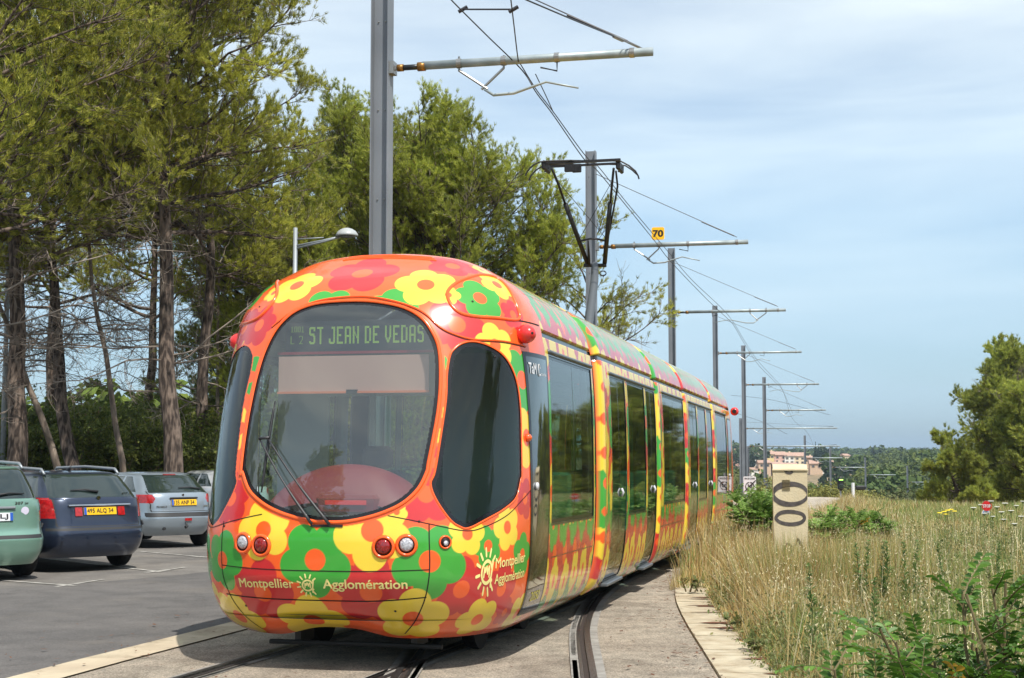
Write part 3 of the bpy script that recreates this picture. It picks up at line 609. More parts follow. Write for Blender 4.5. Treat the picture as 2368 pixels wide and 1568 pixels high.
# -- sections behind the cab
def perim(step):
    hq=np.linspace(.24,3.45,3000); W=Wf(hq); s=np.concatenate([[0],np.cumsum(np.hypot(np.diff(hq),np.diff(W)))]); n=int(s[-1]/step)
    q=np.linspace(0,s[-1],n); h=np.interp(q,s,hq); t=np.interp(q,s,W); return q,t,h,s[-1]
Q1=perim(.1)[3]
PS=random.Random(9); ROWS=[('R',2.80,.22,.43),('R',2.42,.27,.41),('R',.62,.27,.45),('R',1.75,.26,.52),('R',.35,.22,.6),('G',2.98,.205,.43),('G',3.72,.20,.43),('G',.98,.20,.43),('G',1.95,.24,.6),('G',.10,.2,.5),('Y',3.36,.20,.43),('Y',2.42,.20,.43),('Y',1.18,.19,.43),('Y',.40,.17,.43),('Y',1.6,.22,.62),('Y',4.2,.2,.5)]
rowph=[PS.uniform(0,.5) for _ in ROWS]
def side_paint(S,Qm,s0,s1,rim0,rim1):
    C=np.tile(np.array(ORA),S.shape+(1,)).astype(float)
    for (c,q0,R,sp),p0 in zip(ROWS,rowph):
        k0=int((s0-1)/sp); 
        for k in range(k0,int((s1+1)/sp)+1):
            g=random.Random(int(k*97+q0*1000)); fs=p0+k*sp+g.uniform(-.04,.04); fq=q0+g.uniform(-.04,.04); R1=R*g.uniform(.92,1.06)
            cs=np.where((S[0]>fs-R1)&(S[0]<fs+R1))[0]; rs_=np.where((Qm[:,0]>fq-R1*1.4)&(Qm[:,0]<fq+R1*1.4))[0]
            if len(cs)==0 or len(rs_)==0: continue
            sl=(slice(rs_[0],rs_[-1]+1),slice(cs[0],cs[-1]+1)); d,dd=petals(S[sl]-fs,(Qm[sl]-fq)/1.35,R1,g.uniform(0,6.28)); sub=C[sl]; blend(sub,d,PAL[c],.006); blend(sub,dd,ORA,.006)
    for rim,sr,dr in((rim0,s0,1),(rim1,s1,-1)):
        if not rim: continue
        k=((S-sr)*dr<.125); C[k]=ORA; g=random.Random(int(sr*100)); qq=.1
        while qq<Q1:
            c='GYRYG'[g.randrange(5)]; R1=g.uniform(.17,.24); d,dd=petals(S-(sr+dr*(.07+g.uniform(0,.05))),Qm-qq,R1,g.uniform(0,6.28)); d=np.where(k,d,9); blend(C,d,PAL[c],.005); blend(C,np.where(k,dd,9),ORA,.005); qq+=g.uniform(.27,.36)
        kk=(S-sr)*dr<.006; C[kk]=ORA
    return C
gap_h=(2.715,2.765)
def section(s0,s1,rim0,rim1,wins,stepq,steps):
    q,t,h,Qt=perim(stepq); n=len(q); ns=max(3,int((s1-s0)/steps)); sv=np.linspace(s0,s1,ns)
    if rim0: sv=np.unique(np.concatenate([sv,s0+np.linspace(0,.12,9)]))
    if rim1: sv=np.unique(np.concatenate([sv,s1-np.linspace(0,.12,9)]))
    tt=np.concatenate([t,-t[-2::-1]]); hh=np.concatenate([h,h[-2::-1]]); qq=np.concatenate([q,2*Qt-q[-2::-1]]); side=np.concatenate([np.ones(n),-np.ones(n-1)])
    S,Tm=np.meshgrid(sv,tt); Hm=np.repeat(hh[:,None],len(sv),1); Qm=np.repeat(qq[:,None],len(sv),1)
    dt=np.gradient(tt);dh=np.gradient(hh); nt_=np.stack([dh,-dt],-1); nt_/=np.linalg.norm(nt_,axis=1)[:,None]+1e-9    # outward in (t,h)
    nT=nt_[:,0][:,None];nHh=nt_[:,1][:,None]
    inn=np.zeros_like(S)
    for rim,sr,dr in((rim0,s0,1),(rim1,s1,-1)):
        if rim: x=np.clip((S-sr)*dr/.10,0,1); inn=np.maximum(inn,.085*(1-np.sqrt(1-(1-x)**2)))
    groove=((Hm>gap_h[0])&(Hm<gap_h[1])); inn2=inn+np.where(groove,.03,0)
    T2=Tm-nT*inn2; H2=Hm-nHh*inn2
    P=T2W(T2,S,H2)
    Qs=np.where(Qm>Qt,2*Qt-Qm,Qm)
    C=side_paint(S,Qs,s0,s1,rim0,rim1); C[groove]=(.008,.006,.006)
    grime(C,P,Hm)
    # lower panel joint, roof seam
    for hj,wj,a,b in((.795,.006,.8,2.9),):
        C[(np.abs(Hm-hj)<wj)&(S>s0+(.15 if rim0 else .2))&(S<s1-.15)&(len(wins)<3)]=BLK
    C[(np.abs(Hm-3.235)<.005)]=(.03,.03,.03)
    nv,nsx=S.shape; idx=np.arange(nv*nsx).reshape(nv,nsx); qd=np.stack([idx[:-1,:-1],idx[:-1,1:],idx[1:,1:],idx[1:,:-1]],-1)
    sc=(S[:-1,:-1]+S[1:,1:])/2; hc=(Hm[:-1,:-1]+Hm[1:,1:])/2; tc_=(Tm[:-1,:-1]+Tm[1:,1:])/2
    hole=np.zeros(sc.shape,bool)
    for (a,b,lo,hi,kd,mul) in wins:
        # rubber frame colour outside
        ring=(S>a-.022)&(S<b+.022)&(Hm>lo-.022)&(Hm<hi+.022)&(np.abs(Tm)>1); C[ring]=BLK
        hole|=(sc>a)&(sc<b)&(hc>lo)&(hc<hi)&(np.abs(tc_)>1)
    m=MB(); f=qd[~hole]; u,inv=np.unique(f,return_inverse=True); m.add(P.reshape(-1,3)[u],inv.reshape(f.shape),0,C.reshape(-1,3)[u]); 
    sh=wchild(m,'body_section',M_liv,tram,smooth=True)
    NR=np.concatenate([np.broadcast_to(nT,S.shape)[...,None]*TR,],-1); N3=np.concatenate([nT*TR[0]*np.ones_like(S)[...,None][...,0][...,None] if False else (nT*TR[0]*np.ones_like(S))[...,None],(nT*TR[1]*np.ones_like(S))[...,None],(nHh*np.ones_like(S))[...,None]],-1)
    for (a,b,lo,hi,kd,mul) in wins:
        for sgn in(1,-1):
            mk=(sc>a)&(sc<b)&(hc>lo)&(hc<hi)&(tc_*sgn>1); f=qd[mk]; u,inv=np.unique(f,return_inverse=True); V=P.reshape(-1,3)[u]-N3.reshape(-1,3)[u]*.007; Ff=inv.reshape(f.shape)
            sF=sc[mk];hF=hc[mk]; bl=(sF<a+.025)|(sF>b-.025)|(hF<lo+.03)|(hF>hi-.03)
            for mu in mul: bl|=np.abs(sF-mu)<(.012 if kd=='window' else .02)
            m=MB(); m.add(V,Ff,np.where(bl,1,0)); ob=wchild(m,kd,[G_side if kd=='window' else G_door,M_blk2],tram,smooth=True)
            if kd!='window':
                hd=MB()
                for hx in ([a+.12] if kd=='cab_door' else [mul[0]+.10]):
                    tw=np.interp(1.28,hW,vW)*sgn; c=T2W(tw+.004*sgn,hx,1.30); hd.tube([c-np.array([0,0,.045]),c+np.array([*(TR*sgn*.02),0]),c+np.array([0,0,.045])],.014,8)
                wchild(hd,'handle',mat('handle_white',(.6,.6,.62),rough=.3) if 'M_handle' not in globals() else M_handle,ob,smooth=True)
    # grey header rail above windows
    if wins:
        hr=MB(); a=min(x[0] for x in wins)-.03; b=max(x[1] for x in wins)+.03
        for sgn in(1,-1): hr=MB(); hr.tube([T2W((np.interp(2.59,hW,vW)+.004)*sgn,s_,2.592) for s_ in np.linspace(a,b,12)],.020,8); wchild(hr,'gutter_rail',M_grey,tram,smooth=True)
    return sh
M_handle=mat('handle_white',(.6,.6,.62),rough=.3)
ww=lambda a,b,m:(a,b,1.09,2.56,'window',m)
SECT=[(.62,2.92,0,1,[(.66,.70,.36,2.56,'_',[])][:0]+[ww(.80,2.74,[1.79])],.010,.014),
 (3.34,7.26,1,1,[(3.83,4.77,.37,2.56,'door',[4.3]),(4.98,6.22,1.05,2.56,'window',[]),(6.39,7.12,.37,2.56,'door',[6.76])],.012,.016),
 (7.44,10.22,1,1,[ww(7.87,10.06,[8.95])],.016,.022),
 (10.42,14.15,1,1,[(10.8,11.75,.37,2.56,'door',[11.27]),(11.95,13.05,1.05,2.56,'window',[]),(13.25,14.0,.37,2.56,'door',[13.6])],.02,.028),
 (14.33,17.5,1,0,[ww(14.75,16.6,[15.4,16.05])],.022,.03)]
for S_ in SECT: section(*S_)
# cab doors: proud glass leaves on the first and last section
def leaf(a,b,lo,hi,sgn):
    hv=np.linspace(lo,hi,60); sv=np.linspace(a,b,14); S,H=np.meshgrid(sv,hv); T=((Tn(S,H) if a<1 else Wf(H))+.006)*sgn; P=T2W(T,S,H)
    idx=np.arange(S.size).reshape(S.shape); qd=np.stack([idx[:-1,:-1],idx[:-1,1:],idx[1:,1:],idx[1:,:-1]],-1).reshape(-1,4)
    hc=((H[:-1,:-1]+H[1:,1:])/2).ravel(); sc=((S[:-1,:-1]+S[1:,1:])/2).ravel()
    m=MB(); m.add(P.reshape(-1,3),qd if sgn>0 else qd[:,::-1],np.where((sc<a+.03)|(sc>b-.03)|(hc<lo+.05)|(hc>hi-.04),1,0)); return wchild(m,'cab_door',[M_cabdoor,M_blk2],tram,smooth=True)
M_cabdoor=mat('dark_door_glass',(.012,.018,.015),rough=.05,spec=.9,coat=1)
M_lab=mat('yellow_number',(.75,.65,.05),rough=.5); M_wlab=mat('white_label',(.7,.72,.75),rough=.5)
for sgn in(1,-1):
    for a in(.05,16.85):
        o=leaf(a,a+.63,.36,2.54,sgn)
        hd=MB(); tw=(float(Tn(.2,1.4) if a<1 else Wf(1.4))+.012)*sgn; hd.lathe([(.03,-.01),(.035,.0),(.03,.012),(.001,.016)],T2W(tw,a+.14,1.42),16,Matrix(((TR[0]*sgn,0,TR[0]*sgn),(TR[1]*sgn,0,TR[1]*sgn),(0,1,0))) if False else Matrix(((TU[0],0,TR[0]*sgn),(TU[1],0,TR[1]*sgn),(0,1,0)))); wchild(hd,'handle',M_handle,o,smooth=True)
        if sgn>0 and a<1:
            def sidetext(items,name,mt,par):
                m=MB()
                for body,size,s0,h0,width,bold in items:
                    V,Fs=text_geo(body,1,bold,3,align='LEFT'); V[:,0]-=V[:,0].min(); k=width/V[:,0].max(); ss=s0+V[:,0]*k; hh=h0+V[:,1]*size; m.add(T2W(Tn(ss,hh)+.0095+V[:,2],ss,hh),Fs)
                return wchild(m,name,mt,par)
            sidetext([('2050',.11,.22,.50,.30,.0)],'fleet_number',M_lab,o)
            sidetext([('TaM',.13,.12,2.40,.17,.02)],'operator_mark',M_wlab,o); sidetext([('transdev',.045,.42,2.37,.18,.0)],'operator_mark',M_wlab,o)
            m=MB(); th=np.linspace(.3,5.6,18); P=[T2W(float(Tn(.385,2.40+.05*math.sin(a_)))+.0095,  .365+.030*math.cos(a_),2.40+.05*math.sin(a_)) for a_ in th]; m.tube(P,.004,5); wchild(m,'operator_emblem',M_wlab,o)
# door steps
for a,b in((3.83,4.77),(6.39,7.12),(10.8,11.75),(13.25,14.0)):
    m=MB(); c=T2W(float(Wf(.33))+.03,(a+b)/2,.325); M=Matrix(((TU[0],TR[0],0),(TU[1],TR[1],0),(0,0,1))); m.box(c,(b-a+.04,.11,.035),M,bev=.008); m.box(c+np.array([0,0,.019]),(b-a,.03,.004),M); wchild(m,'door_step',M_grey,tram)
# bellows between sections, underframe, inner saloon
for a,b in((2.86,3.40),(7.18,7.52),(10.14,10.50),(14.07,14.41)):
    m=MB(); k=9
    for i in range(k):
        s_=a+(b-a)*(i+.5)/k; o_=.10 if i%2 else .15; hv=np.linspace(.30,3.40,40); t=Wf(hv)-o_; t=np.maximum(t,0)
        if i==0: rows=[]
        rows.append(np.concatenate([T2W(t,s_,hv-o_*.5*(hv>2.8)),T2W(-t[::-1],s_,hv[::-1]-o_*.5*(hv[::-1]>2.8))]))
    V=np.array(rows); n=V.shape[1]; m.add(V.reshape(-1,3),[(i*n+j,i*n+j+1,(i+1)*n+j+1,(i+1)*n+j) for i in range(k-1) for j in range(n-1)]); wchild(m,'gangway_bellows',mat('bellows_grey',(.035,.04,.035),rough=.8),tram)
Mt=Matrix(((TU[0],TR[0],0),(TU[1],TR[1],0),(0,0,1)))
m=MB()
for a,b in((.6,2.8),(3.5,7.1),(7.6,10.1),(10.55,14.0),(14.45,17.9)): m.box(T2W(0,(a+b)/2,.33),(b-a,1.9,.16),Mt)
for s_ in(.7,2.3,8.2,9.5,15.4,17.0):
    for t_ in(-.72,.72): m.lathe([(.0,-.06),(.27,-.06),(.29,0),(.29,.06),(.0,.06)],T2W(t_,s_,.295),24,Matrix(((TU[0],0,TR[0]),(TU[1],0,TR[1]),(0,1,0))))
wchild(m,'underframe',M_dark,tram)
m=MB(); m.tube([T2W(-.74,-.36,.145),T2W(.74,-.36,.145)],.020,8); m.box(T2W(-.5,-.2,.2),(.3,.05,.12),Mt); m.box(T2W(.5,-.2,.2),(.3,.05,.12),Mt); wchild(m,'guard_bar',mat('guard_bar_black',(.03,.03,.03),rough=.5),tram)
# interior
M_int=mat('interior_panel',(.34,.38,.35),rough=.6); M_flr=mat('interior_floor',(.10,.11,.11),rough=.6); M_seat=mat('seat_moquette',(.03,.16,.10),rough=.8,noise=.3,nscale=20); M_pole=mat('grab_pole_green',(.10,.42,.16),rough=.3)
m=MB()
for a,b in((.35,2.85),(3.4,7.2),(7.5,10.2),(10.45,14.1),(14.4,17.4)):
    m.box(T2W(0,(a+b)/2,.42),(b-a,2.5,.03),Mt)
pc=np.linspace(-math.pi/2,math.pi/2,60); L0=nose(pc,np.full(60,.46),loc=True); n=60
for zz in(.40,.43): m.add(T2W(L0[:,0]*.97,L0[:,1]*.97+.0,zz+0*L0[:,0]),[tuple(range(n)) if zz>.42 else tuple(range(n-1,-1,-1))])
wchild(m,'saloon_floor',M_flr,tram)
m=MB()
for a,b in((.9,2.85),(3.4,7.2),(7.5,10.2),(10.45,14.1),(14.4,16.6)): m.box(T2W(0,(a+b)/2,2.68),(b-a,2.3,.04),Mt)
wchild(m,'saloon_ceiling',M_int,tram)
for s_ in(1.3,2.1,5.2,5.9,8.2,9.0,9.8,12.2,12.9,15.0,15.8):
    for t_ in(-.85,.85):
        m=MB(); m.box(T2W(t_,s_,.82),(.42,.82,.08),Mt,bev=.03); m.box(T2W(t_,s_+.2,1.18),(.07,.80,.70),Mt,bev=.03); m.box(T2W(t_,s_,.6),(.25,.3,.36),Mt); wchild(m,'passenger_seat',M_seat,tram)
m=MB()
for s_ in(1.75,3.9,4.75,6.3,7.1,8.6,10.9,13.1,15.4):
    for t_ in(-.45,.45): m.tube([T2W(t_,s_,.42),T2W(t_,s_,2.66)],.018,8)
wchild(m,'grab_poles',M_pole,tram)
# cab fittings behind the windscreen
m=MB(); M_part=mat('cab_partition',(.42,.50,.46),rough=.5)
for t0,t1 in((-1.25,-.75),(.35,1.25)): m.box(T2W((t0+t1)/2,.95,1.5),(.03,t1-t0,2.2),Mt)
m.box(T2W(-.2,.95,2.45),(.03,1.1,.45),Mt); m.box(T2W(-.2,.95,.85),(.03,1.1,.85),Mt); m.box(T2W(-.32,.94,1.8),(.04,.05,1.2),Mt)
wchild(m,'cab_partition',M_part,tram)
m=MB(); xs_=np.linspace(-1,1,41); ys_=np.linspace(-1,1,31); 
V=[];
for y in ys_:
    for x in xs_: V.append(T2W(x*.70,-.50+y*.34,1.10+.50*math.sqrt(max(0,1-x*x))*math.cos(y*1.35)**.6))
V=np.array(V); n=41; m.add(V,[(i*n+j,i*n+j+1,(i+1)*n+j+1,(i+1)*n+j) for i in range(30) for j in range(40)])
wchild(m,'dashboard',mat('dashboard_red',(.20,.020,.024),rough=.45),tram,smooth=True)
m=MB(); m.box(T2W(.10,-.78,1.28),(.16,.52,.16),Mt,bev=.03); wchild(m,'dash_box',mat('dash_box_red',(.18,.016,.018),rough=.35),tram,smooth=False)
m=MB(); m.box(T2W(.10,-.873,1.30),(.01,.34,.035),Mt); wchild(m,'dash_display',mat('dash_display',(.3,.01,.01),rough=.3,emit=(.8,.03,.02),estr=.35),tram)
m=MB(); m.box(T2W(.0,-.46,2.335),(.008,1.30,.30),Mt); bl=wchild(m,'sun_blind',mat('sun_blind',(.62,.38,.33),rough=.8,trans=.3),tram)
m=MB(); m.box(T2W(.0,-.47,2.185),(.016,1.31,.018),Mt); m.box(T2W(.0,-.48,2.190),(.03,.09,.03),Mt,mi=1); wchild(m,'blind_bar',[mat('blind_bar_orange',(.55,.16,.08),rough=.5),M_blk],bl)
m=MB(); m.box(T2W(.0,-.40,2.515),(.04,1.36,.022),Mt); wchild(m,'display_shelf',mat('shelf_red',(.22,.02,.03),rough=.4),tram)
m=MB(); m.box(T2W(0,-.30,2.66),(.05,1.30,.26),Mt); dsp=wchild(m,'destination_display',mat('display_case',(.035,.045,.05),rough=.35),tram)
GL={'S':[(0,1,2,14),(1,0,5,2),(5,2,2,3),(0,14,0,0)],}
def glyph(ch):
    g=np.zeros((16,8),bool)
    def r(x,y,w,h): g[y:y+h,x:x+w]=True
    if ch=='S': r(1,0,6,2);r(0,1,2,6);r(1,6,5,2);r(4,8,2,1);r(5,8,2,7);r(0,13,2,2);r(1,14,5,2);r(5,1,2,3)
    if ch=='T': r(0,0,7,2);r(3,0,2,16)
    if ch=='J': r(3,0,4,2);r(5,0,2,15);r(1,14,5,2);r(0,11,2,4)
    if ch=='E': r(0,0,2,16);r(0,0,7,2);r(0,7,5,2);r(0,14,7,2)
    if ch=='A': r(0,1,2,15);r(5,1,2,15);r(1,0,5,2);r(0,8,7,2)
    if ch=='N':
        r(0,0,2,16);r(5,0,2,16)
        for k in range(5): r(1+k,3+k*2,1,2)
    if ch=='D': r(0,0,2,16);r(0,0,5,2);r(0,14,5,2);r(5,2,2,12)
    if ch=='V':
        r(0,0,2,11);r(5,0,2,11);r(1,11,2,2);r(4,11,2,2);r(2,13,3,2);r(3,15,1,1)
    if ch=='L': r(0,0,1,16);r(0,15,6,1)
    if ch=='2': r(1,0,4,1);r(5,1,1,5);r(0,1,1,2);[r(5-k,6+k*2,1,2) for k in range(5)];r(0,15,6,1)
    if ch=='1': r(2,0,1,16);r(1,2,1,1);r(0,15,5,1)
    if ch=='0': r(1,0,3,1);r(1,15,3,1);r(0,1,1,14);r(4,1,1,14)
    return g
def dots(txt,x0,h0,px,py,m,adv=9):
    x=x0
    for ch in txt:
        if ch==' ': x+=px*adv*.5; continue
        g=glyph(ch)
        for r_ in range(16):
            for c_ in range(8):
                if g[r_,c_]:
                    a,b=x+c_*px,h0-r_*py; w_=px*.40
                    V=[T2W(a-w_,-.329,b-py*.42),T2W(a+w_,-.329,b-py*.42),T2W(a+w_,-.329,b+py*.42),T2W(a-w_,-.329,b+py*.42)]; m.add(V,[(0,1,2,3)])
        x+=px*(adv if ch not in '10' else 7)
m=MB(); dots('ST JEAN DE VEDAS',-.435,2.735,.0078,.0090,m); wchild(m,'led_letters',mat('led_green',(.25,.5,.05),emit=(.40,.58,.12),estr=.36),dsp)
m=MB(); dots('1001',-.60,2.745,.0045,.0030,m); dots('L 2',-.60,2.665,.0055,.0042,m); wchild(m,'led_line_number',mat('led_dim',(.2,.35,.05),emit=(.25,.42,.06),estr=.6),dsp)
m=MB(); m.box(T2W(-.1,.45,1.15),(.12,.5,.8),Mt,bev=.05); m.box(T2W(-.1,.25,.85),(.45,.5,.12),Mt,bev=.05); m.box(T2W(-.1,.45,1.66),(.10,.28,.2),Mt,bev=.04); wchild(m,'driver_seat',mat('driver_seat',(.035,.04,.045),rough=.7),tram)
# rear cab: the same shell turned round
ph2=np.linspace(-np.pi/2,np.pi/2,110); h2=np.interp(np.linspace(0,cum[-1],90),cum,hs); A,B=np.meshgrid(ph2,h2); L3=nose(A,B,loc=True)
PT=T2W(-L3[...,0],17.5+.62-L3[...,1]-.62*2+.62,L3[...,2]) if False else T2W(-L3[...,0],18.12-L3[...,1],L3[...,2])
Ct=np.tile(np.array(ORA),A.shape+(1,)).astype(float)
for k in range(46):
    fp,fh=rr.uniform(-1.5,1.5),rr.uniform(.35,3.2); c='RGY'[k%3]; i0=np.argmin(np.abs(ph2-fp)); j0=np.argmin(np.abs(h2-fh)); D=np.linalg.norm(PT-PT[j0,i0],axis=-1); blend(Ct,D-.18,PAL[c],.02); blend(Ct,D-.06,ORA,.02)
am=inside(A,B,WS)|inside(A,B,SD)|inside(A,B,SDL)
idx=np.arange(A.size).reshape(A.shape); qd=np.stack([idx[:-1,:-1],idx[:-1,1:],idx[1:,1:],idx[1:,:-1]],-1); gm=am[:-1,:-1]
m=MB(); m.add(PT.reshape(-1,3),qd[~gm],0,Ct.reshape(-1,3)); wchild(m,'rear_cab_shell',M_liv,tram,smooth=True)
m=MB(); m.add(PT.reshape(-1,3),qd[gm]); wchild(m,'rear_glazing',M_cabdoor,tram,smooth=True)
m=MB(); c=T2W(1.44,17.75,2.70); m.lathe([(.085*math.sin(a),-.085*math.cos(a)) for a in np.linspace(.02,3.12,14)],c,20); pod=wchild(m,'camera_pod',M_redp,tram,smooth=True)
m=MB(); m.lathe([(.04,.080),(.045,.088),(.001,.09)],c,16,Matrix(((TR[0],0,-TU[0]),(TR[1],0,-TU[1]),(0,1,0)))); wchild(m,'camera_eye',M_blk,pod)
# pantograph on the middle section
def PDm(x,y,d):
    xr=(x-1183.5)/F_; yr=(784-y)/F_; r=np.array([xr,cp_-yr*sp_,sp_+yr*cp_]); return np.array([0,0,EYE])+r*(d/r[1])
pg=tram
z=lambda X,Y,d:PDm(1213.5+X*.25797,346.7+Y*.25797,d)
M_pan=mat('pantograph_black',(.022,.022,.025),rough=.5,metal=.3); M_pang=mat('pantograph_grey',(.10,.11,.12),rough=.5,metal=.3)
m=MB()
m.tube([z(240,165,21.4),z(300,310,21.6),z(362,490,21.8)],.019,10); m.tube([z(362,485,21.8),z(460,750,22.1),z(560,1015,22.4)],.036,10)
m.tube([z(795,165,21.4),z(780,310,21.6),z(765,482,21.8)],.019,10); m.tube([z(764,475,21.8),z(738,750,22.1),z(714,1015,22.4)],.036,10)
m.tube([z(815,190,21.4),z(830,325,21.6),z(800,500,21.8),z(758,720,22.1),z(745,790,22.2)],.015,8)
m.tube([z(492,818,22.1),z(580,797,22.1),z(640,797,22.1),z(718,815,22.1)],.016,8); m.tube([z(300,290,21.6),z(718,785,22.1)],.005,5); m.tube([z(770,300,21.6),z(492,790,22.1)],.005,5)
m.tube([z(566,815,22.1),z(572,950,22.3),z(576,1045,22.4)],[.012,.022,.02],8); m.tube([z(525,1035,22.4),z(730,1035,22.4)],.03,10)
th=np.linspace(0,12,40); m.tube([z(700+28*math.cos(a),1100+22*math.sin(a)+a,22.4) for a in th],.006,5)
wchild(m,'pantograph_frame',M_pan,tram,smooth=True)
m=MB(); m.tube([z(627,1030,22.4),z(622,1180,22.0),z(590,1420,21.4),z(572,1560,21.0),z(560,1660,20.8)],[.055,.062,.065,.065,.065],14); wchild(m,'pantograph_lower_arm',M_pang,tram,smooth=True)
m=MB(); m.box(T2W(0,9.0,3.50),(1.3,.9,.10),Mt,bev=.02)
for a in(-.35,.35):
    for b in(-.5,.5): m.lathe([(.04,-.06),(.06,-.03),(.04,0),(.06,.03),(.04,.06)],T2W(a,9.0+b,3.47),12)
wchild(m,'pantograph_base',M_pang,tram,smooth=False)
m=MB()
m.tube([z(3,232,21.0),z(22,190,21.0),z(75,135,21.0),z(135,108,21.0),z(200,100,21.0),z(400,95,21.0),z(700,93,21.0),z(860,103,21.0),z(930,140,21.0),z(990,190,21.0),z(1015,235,21.0),z(1022,262,21.0)],.012,8)
m.tube([z(38,272,21.4),z(50,235,21.4),z(100,180,21.4),z(160,145,21.4),z(230,133,21.4),z(400,130,21.4),z(700,128,21.4),z(830,132,21.4),z(900,142,21.4),z(960,180,21.4),z(1005,222,21.4)],.012,8)
c1,c2=z(140,106,21.0),z(860,106,21.0); m.box((c1+c2)/2,(np.linalg.norm(c2-c1),.05,.035),Matrix(((TR[0],TU[0],0),(TR[1],TU[1],0),(0,0,1))))
c1,c2=z(200,137,21.4),z(830,137,21.4); m.box((c1+c2)/2,(np.linalg.norm(c2-c1),.04,.03),Matrix(((TR[0],TU[0],0),(TR[1],TU[1],0),(0,0,1))))
for X,Y in((395,160),(464,165)): m.box(z(X,Y,21.4),(.17,.06,.14),Mt,bev=.01) if False else m.box(z(X,Y,21.4),(.05,.14,.13),Mt,bev=.01)
for X in(190,850): m.box(z(X,155,21.2),(.4,.06,.14),Mt,bev=.02); m.tube([z(X-18,130,21.2),z(X+10,200,21.3),z(X-12,195,21.2),z(X+20,160,21.2)],.014,6)
wchild(m,'pantograph_head',M_pan,tram,smooth=False)
